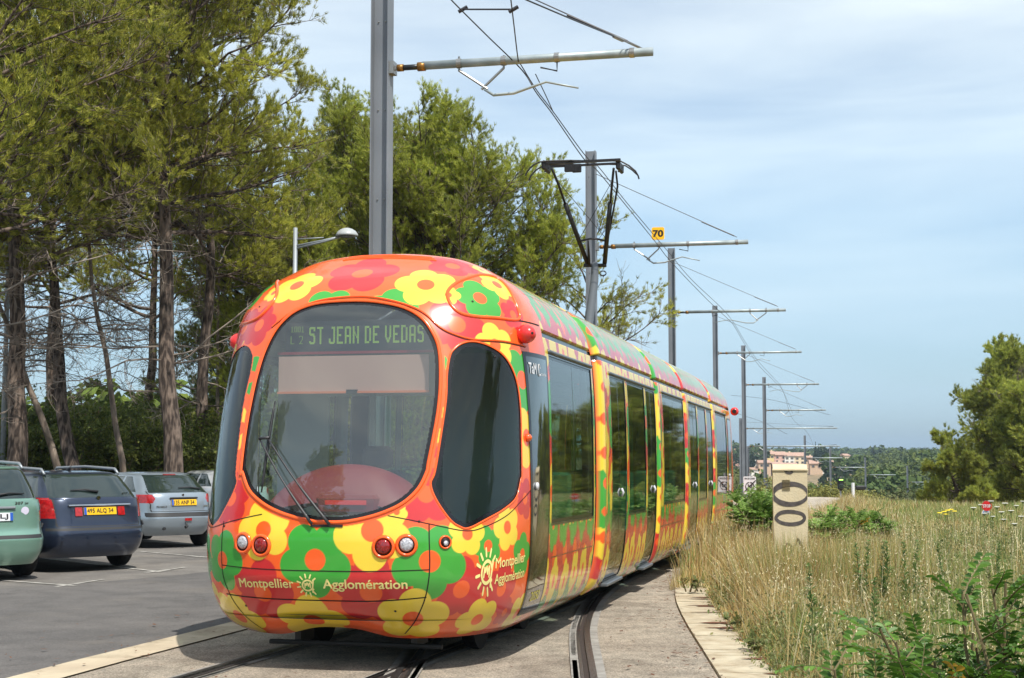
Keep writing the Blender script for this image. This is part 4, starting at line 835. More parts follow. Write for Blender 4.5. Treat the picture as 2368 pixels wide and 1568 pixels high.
# ---------------------------------------------------------------- overhead line: masts, arms, wires
M_mast=mat('mast_galvanised',srgb(138,143,150),rough=.55,metal=.25,col2=srgb(118,123,130),nscale=1.2,noise=.06)
M_tube=mat('arm_galvanised',srgb(172,182,184),rough=.5,metal=.35,col2=srgb(146,156,158),nscale=5,noise=.08)
M_ins=mat('insulator_black',(.015,.017,.02),rough=.3); M_brass=mat('ferrule_brown',srgb(150,108,52),rough=.4,metal=.6); M_wire=mat('wire_dark',(.02,.02,.028),rough=.5)
M_stay=mat('stay_grey',srgb(110,114,120),rough=.7); M_steel=mat('fitting_steel',srgb(150,150,148),rough=.4,metal=.7)
def mast(Dx,Dtop,Darm,d,alen,lab,flip=False,arm=True,grp='steel masts along the tramway',arm_dir=(.975,-.222),z0=None,dx2=None):
    top=PDm(Dx,Dtop,d); armz=PDm(Dx,Darm,d)[2]; bx,by=top[0],top[1]; gz=float(ground_z(bx,by))
    near=d<60
    t=thing('overhead_line_mast',(bx,by,gz),lab,'mast',grp)
    th=math.atan2(arm_dir[1],arm_dir[0]); Rm=Matrix.Rotation(th,3,'Z')
    H=top[2]-gz; S=.262*(d/18.1 if False else 1); S=.235; m=MB()
    def lb(c,sz,mi=0,mb=m): mb.box(np.array(Rm@Vector(c)),sz,Rm,mi)
    # H-section: flanges left and right, web between
    lb((-S/2+.007,0,H/2),(.014,S*.95,H)); lb((S/2-.007,0,H/2),(.014,S*.95,H)); lb((0,0,H/2),(S-.03,.010,H))
    m.build('pole',M_mast,t)
    if near:
        b=MB()
        for zz in np.arange(1.5,H,1.15):
            for xx in(-.045,.045): b.lathe([(.010,0),(.010,.012),(.001,.014)],np.array(Rm@Vector((xx,-.006,zz))),8,Rm@Matrix.Rotation(math.pi/2,3,'X'))
        b.build('bolts',M_steel,t)
    b=MB(); b.box((0,0,.12),(.5,.5,.24),bev=.03); b.build('footing',mat_conc,t)
    az=armz-gz
    def W(x,y,z_): return np.array(Rm@Vector((x,y,z_)))
    if arm:
        a=MB(); k=14 if near else 8; rise=.0
        a.tube([W(S/2+.42,0,az+.01),W(S/2+alen,0,az+.01+rise)],.054,k); a.build('arm_tube',M_tube,t,smooth=True)
        a=MB(); a.tube([W(S/2+.10,0,az),W(S/2+.44,0,az)],.036,k); a.build('insulator',M_ins,t,smooth=True)
        a=MB(); a.tube([W(S/2+.09,0,az),W(S/2+.17,0,az)],.046,k); a.build('ferrule',M_brass,t,smooth=True); a=MB(); a.tube([W(S/2+.36,0,az),W(S/2+.46,0,az)],.058,k); a.build('ferrule',M_brass,t,smooth=True)
        a=MB(); a.box(W(S/2+.03,0,az),(.06,.16,.16),Rm); a.box(W(S/2+.08,0,az),(.10,.04,.05),Rm); a.build('hinge',M_steel,t)
        # clamps, hanger bracket, steady arm
        xa,xb=(1.02,1.60) if not flip else (alen-.55,alen-1.10); xm=(xa+xb)/2; 
        for x_ in(xa,xb,alen-.14,2.28 if not flip else 1.4): a=MB(); a.tube([W(x_-.03,0,az+.01),W(x_+.03,0,az+.01)],.062,k); a.build('clamp',M_steel,t)
        a=MB(); a.tube([W(xa,0,az+.10),W(xa,0,az-.09)],.014,5); a.tube([W(xb,0,az+.08),W(xb,0,az-.09)],.014,5)
        for x0,x1 in((xa,xm+.08*(1 if not flip else -1)),(xb,xm)): a.tube([W(x0,0,az-.08),W(x1,0,az-.34)],.018,5)
        a.build('bracket',M_steel,t)
        a=MB(); sg=1 if not flip else -1; xe=2.55 if not flip else 1.45
        a.tube([W(xm+.04*sg,0,az-.34),W(xm+.16*sg,0,az-.42),W(xm+.42*sg,0,az-.41),W((xm+.42*sg+xe)/2,0,az-.29),W(xe-.25*sg,0,az-.33),W(xe,0,az-.39)],[.016,.02,.02,.015,.014,.012],8); a.build('steady_arm',M_tube,t,smooth=True)
        a=MB(); hx=2.28 if not flip else 1.4; a.tube([W(hx,0,az-.04),W(hx,0,az-.16),W(hx-.2*sg,-.06,az-.12)],.012,6)
        a.build('messenger_clamp',M_ins,t)
        a=MB(); a.tube([W(S/2,0,H-.35 if H-.35>az+.5 else H-.1),W(alen-.9,0,az+.50),W(alen-.14,0,az+.13)] if False else [W(S/2,0,min(H-.30,az+1.75)),W(alen-.14,0,az+.13)],.0085 if near else .010,5)
        a.tube([W(alen-.95,0,az+.13+(.8)*(min(H-.30,az+1.75)-az-.13)/(alen-.2)),W(alen-.2,0,az+.16)],.016,6); a.build('stay_rod',M_wire if near else M_stay,t)
    return t,W
mat_conc=mat('concrete_footing',srgb(160,155,145),rough=.9,noise=.2,nscale=6)
MS=[(886,-260,160,18.1,3.36,False,'nearest steel mast rising behind the orange front of the tram, top out of view'),
 (1366,350,572,33.8,3.55,False,'steel mast behind the pantograph, its arm carrying the yellow 70 sign'),
 (1552,574,723,50.2,3.80,True,'steel mast right of the yellow 70 sign, over the middle of the tram roof'),
 (1652.5,707,817,68.3,3.9,False,'fourth steel mast along the tram, third one wholly in view'),
 (1718,799,890,82.5,4.1,True,'steel mast just past the tram tail, the one on the right of a close pair'),
 (1766,872,949,98,3.95,False,'slim steel mast rising just left of the sprayed concrete cabinet'),
 (1860,1007,1059,155,3.8,False,'distant mast whose foot is hidden directly behind the sprayed cabinet'),
 (1919,1035,1081,165,3.7,False,'far mast above the green traffic signal'),
 (2000,1058,1098,190,3.7,False,'far mast above the distant road, right of the traffic signal'),
 (2097,1077,1115,200,3.7,False,'farthest freestanding mast, short against the scrub before the big pine')]
for i,(a,b,c,d,al,fl,lb) in enumerate(MS): mast(a,b,c,d,al,lb,fl)
t_,_=mast(1711.5,967,991,118,7.6,'thin mast hidden almost behind its neighbour, with a very long crossarm',False); 
t_,_=mast(1728,1031.5,1032,130,8.0,'short far mast with the lowest long crossarm beside the tram tail',False)
def wire(name,pts,lab,r=.007,grp='overhead wires'):
    P=spline(np.array([PDm(*p) for p in pts]),10,False); m=MB(); m.tube(P,r,6); o=m.build(name,M_wire,origin=P[0],smooth=True); tag(o,lab,'wire',grp); return o
wire('contact_wire',[(1020,-30,15.5),(1043,0,15.8),(1125,82,17.0),(1207,163,17.9),(1240,215,18.0),(1278,265,19.2),(1350,368,21.0),(1380,394,22.5),(1450,479,26),(1517,562,31.5),(1556,611,33.6),(1636,694,44),(1686,741,49.8),(1699,757,50.6),(1722,797,60),(1754,845,67.9),(1790,882,76),(1811,907,82),(1832,968,97.5),(1868,1003,115),(1885,1044,150)],'long contact wire running over the pantograph and on past every mast',.008)
wire('messenger_wire',[(1178,-30,14.6),(1181,0,15.0),(1187,50,16.2),(1198,140,17.6),(1204,150,17.9),(1240,208,18.3),(1279,259,19.8),(1353,360,21.4),(1385,388,23),(1453,474,27),(1545,583,33.6),(1600,648,40),(1684,730,49.9),(1722,790,60),(1750,832,68),(1790,876,76),(1806,896,82.3),(1832,955,98)],'second wire just above the contact wire, steep where it meets the near arm',.0075)
m=MB(); a,b=PDm(1070,22,16.2),PDm(1187,22,15.6); m.tube([a,b],.010,6); 
for p in(a,b): m.tube([p-np.array([.05,0,.03]),p+np.array([.05,0,.03])],.022,6)
tag(m.build('wire_spacer',M_wire,origin=a),'short horizontal spacer bar joining the two wires at the top edge','wire fitting')
wire('dropper_wire',[(1238,172,18.0),(1262,222,18.8),(1279,260,19.5)],'short sloping jumper wire below the nearest mast arm',.007)
wire('stay_cable',[(1212,-2,13.5),(1330,48,15.0),(1418,84,17.0),(1492,115,17.6)],'stay cable coming down from the top edge to the tip of the nearest arm',.008)
m=MB(); m.tube([PDm(1418,84,17.0),PDm(1440,94,17.2)],.022,6); m.tube([PDm(1452,98,17.3),PDm(1478,110,17.5)],.016,6); m.tube([PDm(1440,94,17.2),PDm(1492,116,17.6)],.009,6)
tag(m.build('cable_tensioner',M_steel,origin=PDm(1418,84,17.0)),'steel turnbuckle on the stay cable near the tip of the nearest arm','wire fitting')
for pts,lb in [([(1712,968,118),(1812,1002,121),(1931,991,118)],'x')][:0]: pass
wire('stay_cable',[(1690,914,100),(1790,926,112),(1920,960,120)],'faint long wire sagging across the sky right of the tram tail',.012)
wire('stay_cable',[(1700,955,118),(1760,975,119),(1820,1004,120)],'shorter faint wire falling to the long crossarm right of the tram tail',.012)
# yellow 70 plate on the second arm
M_sgny=mat('sign_yellow',srgb(250,190,10),rough=.5); M_sgnb=mat('sign_black',(.012,.012,.012),rough=.5); M_sgnw=mat('sign_white',(.72,.73,.74),rough=.5); M_sgng=mat('sign_back_grey',(.25,.26,.27),rough=.5)
def plate(name,c,wd,ht,rz,col,lab,cat,texts,round_=.04,border=None,post=0,thick=.01,fmat=None):
    c=np.array(c); t=thing(name,(c[0],c[1],c[2]-post),lab,cat,rz=rz)
    def rr_(w_,h_,r,y):
        P=[]
        for cx,cz,a0 in((w_/2-r,h_/2-r,0),(-w_/2+r,h_/2-r,90),(-w_/2+r,-h_/2+r,180),(w_/2-r,-h_/2+r,270)):
            for k in range(6): a=R_(a0+k*18); P.append((cx+r*math.cos(a),y,cz+r*math.sin(a)+post))
        return P
    m=MB(); A=rr_(wd,ht,round_,-thick/2);B=rr_(wd,ht,round_,thick/2); n=len(A); m.add(A+B,[tuple(range(n-1,-1,-1)),tuple(range(n,2*n))]+[(i,(i+1)%n,n+(i+1)%n,n+i) for i in range(n)]); m.build('panel',border or col,t)
    if border: m=MB(); P=rr_(wd*.93,ht*.93,round_*.9,-thick/2-.003); m.add(P,[tuple(range(n-1,-1,-1))]); m.build('face',col,t)
    for body,size,(x,z_),width,bold,mt in texts:
        V,Fs=text_geo(body,1,bold,4); k=width/(V[:,0].max()-V[:,0].min()); hh=V[:,1].max()-V[:,1].min(); V2=np.stack([(V[:,0]-(V[:,0].max()+V[:,0].min())/2)*k+x,-thick/2-.006-V[:,2],(V[:,1]-(V[:,1].max()+V[:,1].min())/2)*size/hh+z_+post],-1); m=MB(); m.add(V2,Fs); m.build('lettering',mt,t)
    return t
plate('speed_sign',PDm(1521,540,33.2),.31,.31,R_(-10),M_sgny,'yellow square sign reading 70 on top of the second mast arm','sign',[('70',.165,(0,0),.25,.03,M_sgnb)],.045,M_sgnw)
# ---------------------------------------------------------------- parked cars (rear towards us)
M_tyre=mat('tyre',(.018,.018,.019),rough=.9,noise=.3,nscale=20); M_rim=mat('wheel_rim',(.35,.36,.38),rough=.35,metal=.7)
M_carglass=mat('car_glass',(.018,.030,.028),rough=.04,spec=.8,coat=.6); M_chrome=mat('chrome',(.62,.63,.65),rough=.12,metal=1)
M_trim=mat('car_trim_black',(.025,.026,.028),rough=.6); M_tail=mat('tail_lamp_red',(.50,.010,.012),rough=.12,coat=1,col2=(.28,.004,.006),nscale=24); M_tailw=mat('tail_lamp_clear',(.75,.30,.25),rough=.15,coat=1)
M_ply=mat('plate_yellow',srgb(238,186,22),rough=.45); M_plw=mat('plate_white',(.70,.72,.74),rough=.45); M_plb=mat('plate_blue',(.02,.10,.45),rough=.4)
M_under=mat('car_underside',(.012,.012,.013),rough=.9); M_rail_=mat('roof_rail_grey',(.28,.30,.32),rough=.4,metal=.4); M_carint=mat('car_interior',(.05,.055,.06),rough=.9)
def paint(n,c): return mat(n,c,rough=.28,metal=.45,coat=.8,noise=.04,nscale=2)
def car(loc,rz,L,P,pnt,label,plate_txt,names,group='parked cars left of the tram'):
    """body as stacked plan curves: P maps height -> half width, rear x, front x; car-local: rear at y=0, front at +y"""
    t=thing('parked_car',(loc[0],loc[1],float(ground_z(*loc))),label,'car',group,rz)
    zz=np.array(P['z']); fW=lambda h:smooth_interp(h,zz,P['w']); fR=lambda h:smooth_interp(h,zz,P['r']); fF=lambda h:smooth_interp(h,zz,P['f'])
    hq=np.linspace(zz[0],zz[-1],1500); cum=np.concatenate([[0],np.cumsum(np.sqrt(np.diff(hq)**2+np.maximum.reduce([np.abs(np.diff(fW(hq))),np.abs(np.diff(fR(hq))),np.abs(np.diff(fF(hq)))])**2))])
    hr=np.interp(np.linspace(0,cum[-1],int(cum[-1]/.015)),cum,hq)
    def curve(h,phi):    # phi 0 = rear centre, +-pi/2 sides, pi front
        h=np.asarray(h);w=fW(h);r=fR(h);f=fF(h); ym=(r+f)/2; ne=P.get('ne',5.0)*np.ones_like(h); ne=np.where(h>P['belt'],P.get('net',4.0),ne)
        c=np.cos(phi);s=np.sin(phi); x=w*np.sign(s)*np.abs(s)**(2/ne); y=ym-np.where(c>0,ym-r,f-ym)*0+0*c
        y=np.where(c>=0,ym-(ym-r)*np.abs(c)**(2/ne),ym+(f-ym)*np.abs(c)**(2/ne)); 
        return np.stack([x,y,h*np.ones_like(x)],-1)
    ph=np.linspace(-np.pi,np.pi,6001); pc=curve(np.full(6001,.8),ph); cs=np.concatenate([[0],np.cumsum(np.linalg.norm(np.diff(pc,axis=0),axis=1))]); pv=np.interp(np.linspace(0,cs[-1],int(cs[-1]/.015)),cs,ph)
    PHI,HH=np.meshgrid(pv,hr); V=curve(HH,PHI); idx=np.arange(PHI.size).reshape(PHI.shape); qd=np.stack([idx[:-1,:-1],idx[:-1,1:],idx[1:,1:],idx[1:,:-1]],-1)
    c=(V[:-1,:-1]+V[1:,1:])/2; X_,Y_,Z_=c[...,0],c[...,1],c[...,2]; ax=np.abs(X_); rear=np.abs(PHI[:-1,:-1])<np.pi/2
    rp=Y_-fR(Z_)      # distance forward of the rear-most line
    lab=np.zeros(X_.shape,int); wb=P['wb']; wr=P['wr']
    zb=P['belt']; zt=P['ztop']
    side=(ax>fW(Z_)*.9)
    arch=np.zeros(X_.shape,bool)
    for yc in (P['yr'],P['yr']+wb): arch|=(np.hypot(Y_-yc,Z_-wr)<wr+.055)&(ax>.5)
    halfw=lambda z:P['rw'][0]+(P['rw'][1]-P['rw'][0])*(z-zb)/(zt-zb)
    rw=(Z_>zb+.02)&(Z_<zt-.045)&(ax<halfw(Z_))&(Y_<fR(Z_)+.28)&rear
    sg=(Z_>zb+.03+.0*Y_)&(Z_<zt-.075)&side&(Y_>fR(Z_)+P['cp'])&(Y_<fF(Z_)-.25)
    pil=np.zeros(X_.shape,bool)
    for yp in P['pillars']: pil|=np.abs(Y_-yp)<.035
    ws=(Z_>zb+.10)&(Z_<zt-.06)&(~rear)&(ax<fW(Z_)*.86)&(Y_>L*.45)
    lab[rw]=1; lab[sg&~pil]=2; lab[ws]=3
    lab[(Z_<P['bump'])&(lab==0)]=4 if P.get('bumpblack') else 0
    bs=P['strip']; lab[(np.abs(Z_-bs)<P['stripw'])&(Y_<fR(Z_)+.22)&(ax<P['stripx'])&(lab==0)]=5
    tl=P['tail'](ax,Z_,Y_-fR(Z_),rear); lab[tl&(lab<=0)]=6
    # tail gate shut line
    e=P['gate']; 
    shut=(((np.abs(ax-e[0]-(Z_-e[2])*0.04)<.010)&(Z_>e[2])&(Z_<zb+.05))|((np.abs(Z_-e[2])<.010)&(ax<e[0])))&rear&(Y_<fR(Z_)+.3)&(lab==0)
    lab[shut]=5
    lab[arch]=-1
    def part(mask,name,mt,par=t,inset=0,smooth=True):
        f=qd[mask]; 
        if len(f)==0: return None
        u,inv=np.unique(f,return_inverse=True); m=MB(); W=V.reshape(-1,3)[u]
        m.add(W,inv.reshape(f.shape)); return m.build(name,mt,par,smooth=smooth)
    part((lab==0),'body',pnt); part(lab==1,'rear_window',M_carglass); part(lab==2,'side_glass',M_carglass); part(lab==3,'windscreen',M_carglass)
    part(lab==4,'bumper',M_trim); part(lab==5,'trim_strip',M_trim)
    for sg_ in(1,-1): part((lab==6)&(X_*sg_>0),'tail_light',M_tail)
    # roof cap, floor
    rp_=V[-1]; m=MB(); m.add(rp_,[tuple(range(len(rp_)-1))]); m.build('roof_cap',pnt,t)
    m=MB(); m.box((0,L/2,.37),(1.30,L*.80,.26)); m.build('underbody',M_under,t)
    m=MB(); m.box((0,L*.42,zb-.10),(1.25,L*.42,.2)); m.build('cabin_floor',M_under,t)
    tw=P['track']/2
    for yc in (P['yr'],P['yr']+wb):
        for s in(1,-1):
            m=MB(); Mx=Matrix(((0,0,s),(1,0,0),(0,1,0))); m.lathe([(wr-.10,-.095),(wr-.03,-.10),(wr,-.075),(wr+.002,0),(wr,.075),(wr-.03,.10),(wr-.09,.09)],(s*tw,yc,wr),36,Mx); o=m.build('wheel',M_tyre,t,smooth=True)
            m=MB(); m.lathe([(.001,.06),(.05,.075),(.09,.05),(wr-.11,.06),(wr-.095,.085),(wr-.085,.09)],(s*tw,yc,wr),24,Mx); m.build('rim',M_rim,o,smooth=True)
    # things fixed on the rear face
    def on_rear(x,z,o=0): 
        ne=P.get('net',4.0) if z>P['belt'] else P.get('ne',5.0); w=float(fW(z));r=float(fR(z));f=float(fF(z)); ym=(r+f)/2; s=min(.999,(abs(x)/w))**(ne/2); c=math.sqrt(1-s*s); return np.array([x,ym-(ym-r)*c**(2/ne)-o,z])
    def quad(name,x0,x1,z0,z1,o,mt,par=t,th=.012,bev=0):
        m=MB(); p=on_rear((x0+x1)/2,(z0+z1)/2,o); zt_=on_rear((x0+x1)/2,z1)[1]-on_rear((x0+x1)/2,z0)[1]; a=math.atan2(zt_,z1-z0); xt=on_rear(x1,(z0+z1)/2)[1]-on_rear(x0,(z0+z1)/2)[1]; b=math.atan2(xt,x1-x0)
        M=Matrix.Rotation(b,3,'Z')@Matrix.Rotation(-a,3,'X'); m.box(p,(x1-x0,th,z1-z0),M,bev=bev); return m.build(name,mt,par),M,p
    px,pz=P['plate']; o,M,p=quad('number_plate',px-.26,px+.26,pz-.056,pz+.056,P.get('plo',.012),M_ply if names['yellow'] else M_plw)
    def txt(body,c,wd,ht,mt,par,off=-.010,bold=.01,Mx=None):
        V2,Fs=text_geo(body,1,bold,2); a=V2.max(0);b=V2.min(0); V2=np.stack([(V2[:,0]-(a[0]+b[0])/2)*wd/(a[0]-b[0]),off-V2[:,2],(V2[:,1]-(a[1]+b[1])/2)*ht/(a[1]-b[1])],-1)
        W=V2@np.array(Mx or M).T+c; m=MB(); m.add(W,Fs); return m.build('lettering',mt,par)
    if plate_txt: txt(plate_txt,p+np.array([.0 if names['yellow'] else -.02,0,0]),.42,.078,M_trim,o)
    m=MB(); m.box(p+np.array(M@Vector((-.238,-.008,0))),(.04,.004,.108),M); m.build('plate_band',M_plb,o)
    if not names['yellow']: m=MB(); m.box(p+np.array(M@Vector((.238,-.008,0))),(.04,.004,.108),M); m.build('plate_band',M_plb,o)
    for body,x,z_,wd,ht in names['txt']:
        q=on_rear(x,z_,.004); xt=math.atan2(on_rear(x+.1,z_)[1]-on_rear(x-.1,z_)[1],.2); txt(body,q,wd,ht,M_chrome,t,-.004,.02,Matrix.Rotation(xt,3,'Z'))
    # emblem: small rearing animal silhouette in relief
    ex,ez,es=names['emblem']; q=on_rear(ex,ez,.006); out=[(-.3,-.9),(.15,-1),(.1,-.6),(.35,-.9),(.6,-.7),(.35,-.2),(.45,.2),(.9,.1),(.6,.4),(.9,.7),(.5,.65),(.3,1),(-.05,.9),(-.35,.95),(-.2,.6),(-.7,.75),(-.3,.35),(-.8,.25),(-.35,.05),(-.7,-.35),(-.25,-.3)]
    m=MB(); A=[q+np.array([a*es,-.004,b*es]) for a,b in out]; B=[q+np.array([a*es,.01,b*es]) for a,b in out]; n=len(A); m.add(A+B,[tuple(range(n)),tuple(range(2*n-1,n-1,-1))]+[(i,(i+1)%n,n+(i+1)%n,n+i) for i in range(n)]); m.build('emblem',M_chrome,t)
    # rear wiper
    wx0,wx1,wz=names['wiper']; m=MB(); m.tube([on_rear(wx0,wz-.005,.03),on_rear((wx0+wx1)/2,wz+.03,.035),on_rear(wx1,wz+.02,.025)],[.022,.013,.008],6); m.build('rear_wiper',M_trim,t,smooth=True)
    return t,on_rear,quad,txt,fW
bdir=math.atan2(.741,-.671)-math.pi/2      # heading of the bays
def put(Dx,Dy,track,yr,side=1,rz=bdir,wr=.32):
    """car origin so that its rear wheel (right one) stands on the ground point seen at Dx,Dy"""
    g=Gd(Dx,Dy); c,s=math.cos(rz),math.sin(rz); lx,ly=side*track/2,yr; return (g[0]-(c*lx-s*ly),g[1]-(s*lx+c*ly))
# dark blue estate, middle
def tail407(ax,z,dy,rear): return (z>.80)&(z<1.10+.0*z)&(ax>.66+.10*(z-.8))&(dy<.42)
P407=dict(z=[.22,.30,.42,.55,.70,.85,.98,1.08,1.18,1.32,1.42,1.465,1.49],w=[.80,.86,.90,.915,.91,.90,.88,.85,.80,.72,.655,.58,.45],r=[.12,.05,.0,-.02,.03,.07,.10,.14,.22,.36,.48,.62,.95],f=[4.60,4.70,4.76,4.76,4.70,4.45,4.05,3.60,3.35,3.05,2.85,2.65,2.3],
 belt=1.08,ztop=1.49,wb=2.72,wr=.325,yr=.98,cp=.38,pillars=[1.15,2.05,3.0],bump=.60,strip=.635,stripw=.022,stripx=.86,tail=tail407,rw=(.70,.60),gate=(.66,0,.68),track=1.56,plate=(.0,.90),ne=5.5,net=4.5)
M_pblue=paint('paint_dark_blue',srgb(46,56,76)); 
loc=put(274,1296,1.56,.98); t,onr,quad,txt,fW=car(loc,bdir,4.76,P407,M_pblue,'dark blue-grey estate with roof rails and red plate lamps, second from the left','495 ALQ 34',dict(yellow=True,txt=[('407',.46,1.145,.13,.045),('SW',.57,1.14,.06,.03)],emblem=(0,1.08,.045),wiper=(.02,-.40,1.19)))
quad('chrome_bar',-.50,.50,.975,1.005,.02,M_chrome,t,th=.03,bev=.008)
for s in(-1,1): quad('reflector',s*.34-.055,s*.34+.055,.83,.96,.012,M_tail,t); 
for s in(-1,1): quad('bumper_insert',s*.80-.10,s*.80+.06,.66,.74,.012,M_trim,t,th=.03,bev=.01)
m=MB(); 
for x in(-.62,-.22,.22,.62):
    q=onr(x,.50,.03); m.lathe([(.02,0),(.022,.004),(.001,.006)],q,12,Matrix(((1,0,0),(0,0,-1),(0,1,0)))); m.build('parking_sensor',M_pblue,t); m=MB()
def rails(t,x,y0,y1,z0,z1,zm):
    for s in(-1,1):
        m=MB(); m.tube([(s*x,y0,z0),(s*x,y0+.12,zm),(s*(x+.01),(y0+y1)/2,zm+.03),(s*x,y1-.12,zm),(s*x,y1,z1)],[.018,.024,.022,.024,.018],8); m.build('roof_rail',M_rail_,t,smooth=True)
rails(t,.60,.70,3.0,1.44,1.44,1.515)
m=MB(); m.tube([(0,1.2,1.49),(0,1.1,1.54)],[.03,.018],8); m.tube([(0,1.1,1.54),(0,.95,1.72)],.004,5); m.build('antenna',M_trim,t)
# green estate, left
def tail307(ax,z,dy,rear): return (z>.80)&(z<1.30)&(ax>.735-.26*(z-.95)-(0.05*(z<.95)))&(dy<.36)
P307=dict(z=[.22,.30,.42,.55,.70,.85,.98,1.10,1.22,1.38,1.50,1.555,1.58],w=[.78,.83,.87,.88,.875,.87,.86,.83,.79,.72,.66,.60,.45],r=[.12,.05,.0,-.02,.06,.09,.11,.14,.20,.29,.37,.48,.80],f=[4.25,4.35,4.40,4.40,4.36,4.15,3.80,3.40,3.15,2.9,2.7,2.5,2.2],
 belt=1.10,ztop=1.58,wb=2.71,wr=.32,yr=.85,cp=.34,pillars=[1.1,1.95,2.9],bump=.58,strip=.60,stripw=.022,stripx=.70,tail=tail307,rw=(.66,.62),gate=(.70,0,.62),track=1.50,plate=(.0,.88),ne=5.5,net=4.5)
M_pgreen=paint('paint_pale_green',srgb(128,166,150))
loc=put(52,1322,1.50,.85); t,onr,quad,txt,fW=car(loc,bdir,4.40,P307,M_pgreen,'pale green estate cut by the left edge of the photo','123-LJ',dict(yellow=False,txt=[('307',.36,1.06,.12,.042),('SW',.47,1.055,.06,.03)],emblem=(0,1.05,.045),wiper=(.0,.45,1.17)))
quad('chrome_bar',-.30,.30,.985,1.02,.02,M_rail_,t,th=.03,bev=.008); rails(t,.60,.60,2.9,1.53,1.53,1.60)
q=onr(.44,.955,.004); m=MB(); m.lathe([(.055,0),(.056,.003),(.001,.004)],q,20,Matrix(((1,0,0),(0,0,-1),(0,1,0)))); m.build('round_sticker',mat('sticker_pale',(.65,.62,.75),rough=.5),t)
# silver-blue hatchback, right
def tail206(ax,z,dy,rear): return (z>.86)&(z<1.02)&(ax>.52+.9*np.abs(z-.94)*.6)&(dy<.40)
P206=dict(z=[.24,.32,.44,.56,.70,.83,.95,1.03,1.12,1.26,1.36,1.41,1.432],w=[.72,.77,.81,.82,.82,.81,.80,.78,.73,.66,.60,.53,.40],r=[.14,.06,.0,-.02,.03,.05,.08,.12,.24,.43,.58,.72,1.0],f=[3.68,3.78,3.83,3.83,3.78,3.6,3.25,2.95,2.75,2.5,2.3,2.15,1.9],
 belt=1.03,ztop=1.43,wb=2.44,wr=.29,yr=.72,cp=.42,pillars=[1.25,2.3],bump=.60,strip=.64,stripw=.045,stripx=.80,tail=tail206,rw=(.60,.50),gate=(.60,0,.70),track=1.42,plate=(.03,.865),ne=4.5,net=4.0)
M_psil=paint('paint_silver_blue',srgb(150,162,172))
loc=put(461,1246,1.42,.72,rz=bdir-.05); t,onr,quad,txt,fW=car(loc,bdir-.05,3.83,P206,M_psil,'small silver-blue hatchback with yellow plate, nearest the tram','135 ANP 34',dict(yellow=True,txt=[('PEUGEOT',-.42,.79,.20,.032),('206',.50,.79,.14,.035)],emblem=(.03,1.00,.03),wiper=(.45,.0,1.12)))
quad('handle_bar',-.26,.32,.935,.965,.02,M_trim,t,th=.03,bev=.008); quad('high_brake_light',-.14,.12,1.375,1.40,.015,M_tail,t)
quad('fog_light',.02,.16,.52,.57,.012,M_tail,t); m=MB(); q=onr(.0,.40,.10); m.tube([onr(.05,.48,.01),onr(.05,.42,.08),q],[.02,.02,.03],8); m.build('tow_hook',M_trim,t); m=MB(); q=onr(-.38,.38,.03); m.tube([q,q+np.array([0,.1,0])],.03,10); m.build('exhaust_pipe',M_trim,t)
# white car almost hidden behind the tram
M_pwh=paint('paint_white',(.72,.73,.74)); P206b=dict(P206)
loc=put(560,1212,1.42,.72); car(loc,bdir-.03,3.83,P206b,M_pwh,'white car showing only its roof edge beside the tram','',dict(yellow=True,txt=[],emblem=(.0,1.0,.03),wiper=(.45,.0,1.12))) if False else None
t,onr,quad,txt,fW=car(put(600,1208,1.42,.72),bdir,3.83,P206b,M_pwh,'white car showing only its flank beside the tram windscreen','',dict(yellow=False,txt=[],emblem=(.0,1.0,.03),wiper=(.45,.0,1.12)))
# street lamp with domed head behind the tram, and one among the branches at the left
M_lamp=mat('lamp_grey',srgb(150,156,160),rough=.5,metal=.3); M_dome=mat('lamp_dome',srgb(168,172,172),rough=.35)
def lamp(Dx,Dtop,Dhead,Dhy,d,lab):
    top=PDm(Dx,Dtop,d); hd=PDm(Dhead,Dhy,d-.3); g=float(ground_z(top[0],top[1])); t=thing('street_lamp',(top[0],top[1],g),lab,'street lamp','street lamps in the car park')
    o=np.array([top[0],top[1],g]); H=top[2]-g; m=MB(); m.tube([(0,0,0),(0,0,H*.4),(0,0,H)],[.075,.06,.045],12); m.build('post',M_lamp,t,smooth=True)
    h=hd-o; m=MB(); 
    for dz in(-.05,.0): m.tube([(0,0,h[2]-.22+dz),(h[0]*.5,h[1]*.5,h[2]-.13+dz*.6),(h[0]-.1,h[1],h[2]-.05)],.022,8)
    m.tube([(0,0,H-.25),(h[0]*.55,h[1]*.55,h[2]-.06)],.012,6); m.build('arm',M_lamp,t,smooth=True)
    m=MB(); m.lathe([(.235,-.05),(.245,-.035),(.23,0),(.19,.06),(.12,.105),(.05,.125),(.001,.13)],h,24); m.build('lamp_head',M_dome,t,smooth=True); m=MB(); m.lathe([(.21,-.05),(.17,-.08),(.08,-.10),(.001,-.105)],h,24); m.build('lamp_glass',M_carglass,t,smooth=True)
lamp(683,527,802,541,31,'street lamp with a pale dome head behind the tram roof')
lamp(30,205,158,236,36,'street lamp arm poking out of the branches at the far left')
